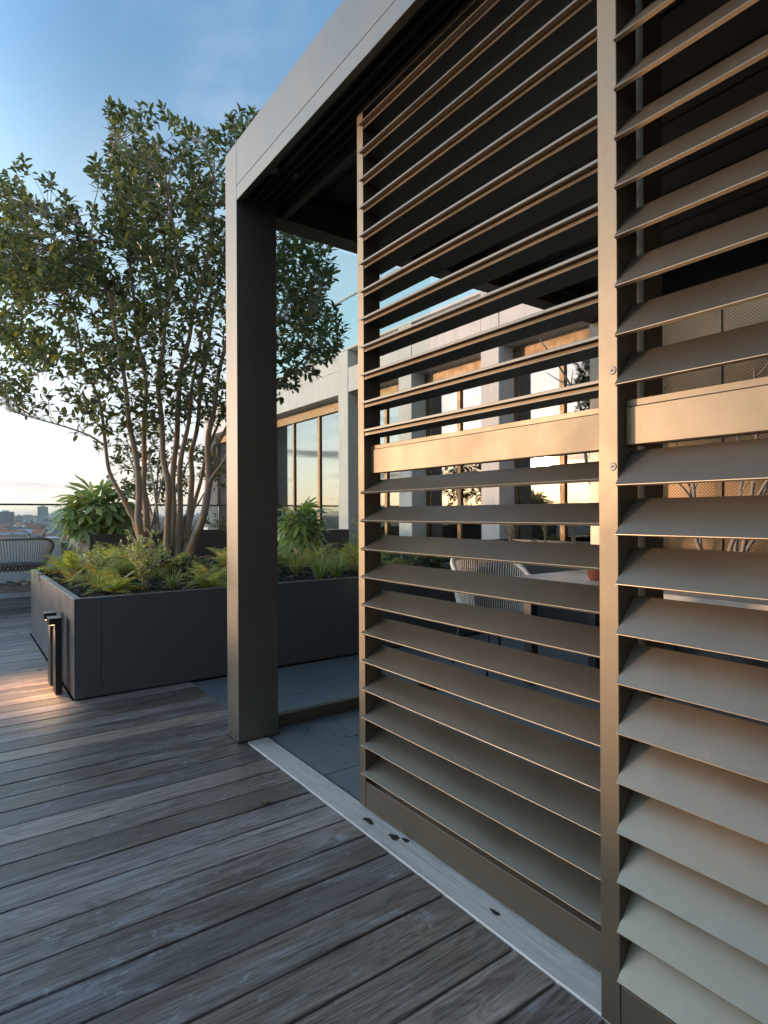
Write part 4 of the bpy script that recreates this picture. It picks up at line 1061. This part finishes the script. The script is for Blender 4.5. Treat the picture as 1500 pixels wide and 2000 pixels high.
for i in range(150):
    px = rr.uniform(-40, 140) if i < 118 else rr.uniform(330, 700)
    dist = 640*(3400/640)**((i % 118)/118 if i < 118 else rr.random()); dist *= rr.uniform(.93, 1.07)
    p = bearing(px, dist); wx = rr.uniform(12, 26)*(1+dist/5000); wy = rr.uniform(9, 13); h = rr.uniform(7, 14); rh = rr.uniform(3, 6)
    wi = rr.choices(range(4), (3, 3, 2, 3))[0]; ri = rr.choices(range(4), (3, 3, 2, 1.5))[0]
    where = 'past the left railing' if px < 200 else 'glimpsed behind the tree stems'
    city_house(p.x, p.y, wx, wy, h, rh, wi, ri, rr.uniform(-.7, .7)-YAW, '%s walled house with a %s roof, %s, %s' % (WN[wi], RN[ri], 'nearest rows' if dist < 900 else ('middle rows' if dist < 1600 else 'farthest rows'), where))
def city_block(px, dist, wpx, top_y, mat, label, floors=8, depth=30, glass=cg, cols_=8):
    k = dist/1167; p = bearing(px, dist); Wd = wpx*k; top = 1.2+(1006-top_y)*k; H = top-CZ
    root = empty('city_block', (p.x, p.y, CZ), -YAW+.12, label, 'tower block' if wpx < 16 else 'office block')
    MB().box(-Wd/2, Wd/2, 0, depth, 0, H).obj('wall', mat, root)
    dz = H/floors; wpix = Wd/cols_
    wm = MB().box(0, wpix*.62, -.35, .1, 0, dz*.5).mesh('window', glass)
    for a in range(cols_):
        for b in range(floors):
            zz = H-(b+1)*dz+dz*.25
            if zz > 2 and b < 9: link('window', wm, root, (-Wd/2+wpix*(a+.19), 0, zz))
    box('parapet', (-Wd/2-.3, Wd/2+.3, -.3, depth+.3, H+.01, H+1.2), walls[2], root)
    box('plant_room', (-Wd*.2, Wd*.2, depth*.3, depth*.7, H+1.21, H+4.5), walls[2], root)
teal = cm_('teal curtain wall', (.10, .17, .20)); beige = cm_('beige facade', (.46, .40, .33)); blue = cm_('blue grey facade', (.16, .27, .36))
city_block(79, 2200, 11, 989, teal, 'slim teal tower, tallest on the city skyline', 26, 40, cols_=4)
city_block(3, 1500, 18, 999, cm_('dark tower wall', (.11, .12, .15)), 'dark office tower at the left edge of the skyline', 14, 40, cols_=6)
city_block(17, 1900, 6, 1006, beige, 'small pale block right of the dark edge tower', 10, 30, cols_=3)
city_block(32, 2000, 8, 1007, teal, 'dark brown slab between two pale blocks', 10, 30, cols_=3)
city_block(50, 2300, 26, 1006.5, beige, 'long beige office block left of the teal tower', 9, 40, cols_=12)
city_block(104, 2500, 34, 1003, walls[3], 'white block with a patterned facade right of the teal tower', 8, 50, cols_=14)
city_block(75, 1500, 22, 1021, blue, 'low blue roofed hall in front of the teal tower', 4, 30, cols_=10)
city_block(112, 1400, 24, 1021, blue, 'second low blue roofed hall, next to the fatsia leaves', 4, 30, cols_=10)
city_block(368, 1900, 10, 997, walls[2], 'grey tower between the tree stems', 14, 30, cols_=4)
city_block(418, 2100, 8, 990, blue, 'blue glass tower right of the thickest stem', 16, 30, cols_=3)
city_block(395, 2200, 24, 1004, walls[3], 'pale low block behind the stems', 8, 30, cols_=8)
city_block(615, 1500, 60, 1004, beige, 'beige block behind the house window line', 8, 30, cols_=12)
# far woods and street trees, one mass
fm = MB()
for i in range(2600):
    px = rr.uniform(-120, 760); dist = 600*(9000/600)**rr.random(); p = bearing(px, dist); s = rr.uniform(3, 7)*(1+dist/2500); h = s*rr.uniform(.9, 1.5)
    n = 6; v = [(p.x, p.y, CZ+h+s*.5)]
    for k in range(n):
        a = 6.283*k/n+i; q = s*rr.uniform(.8, 1.15); v.append((p.x+q*math.cos(a), p.y+q*math.sin(a), CZ+h*rr.uniform(.5, .8)))
    for k in range(n): v.append((v[k+1][0]*.999+p.x*.001, v[k+1][1]*.999+p.y*.001, CZ))
    fm.add(v, [(0, k+1, (k+1) % n+1) for k in range(n)]+[(k+1, k+1+n, (k+1) % n+1+n, (k+1) % n+1) for k in range(n)])
fm.obj('far_trees', cm_('far trees', (.055, .07, .04)), kind='stuff')

# ------------------------------------------------------------------ the evening air over the city
hm = bpy.data.materials.new('evening haze'); hm.use_nodes = True; nn = NT(hm.node_tree); nn.n.clear()
pv = nn.node('ShaderNodeVolumePrincipled', {'Color': (.80, .86, .95), 'Density': .00010, 'Anisotropy': .2})
oo = nn.node('ShaderNodeOutputMaterial'); nn.l.new(pv.outputs[0], oo.inputs['Volume'])
hz_ = MB().box(-12010, 12010, -12010, 12010, -35, 48).obj('haze', hm, kind='stuff')
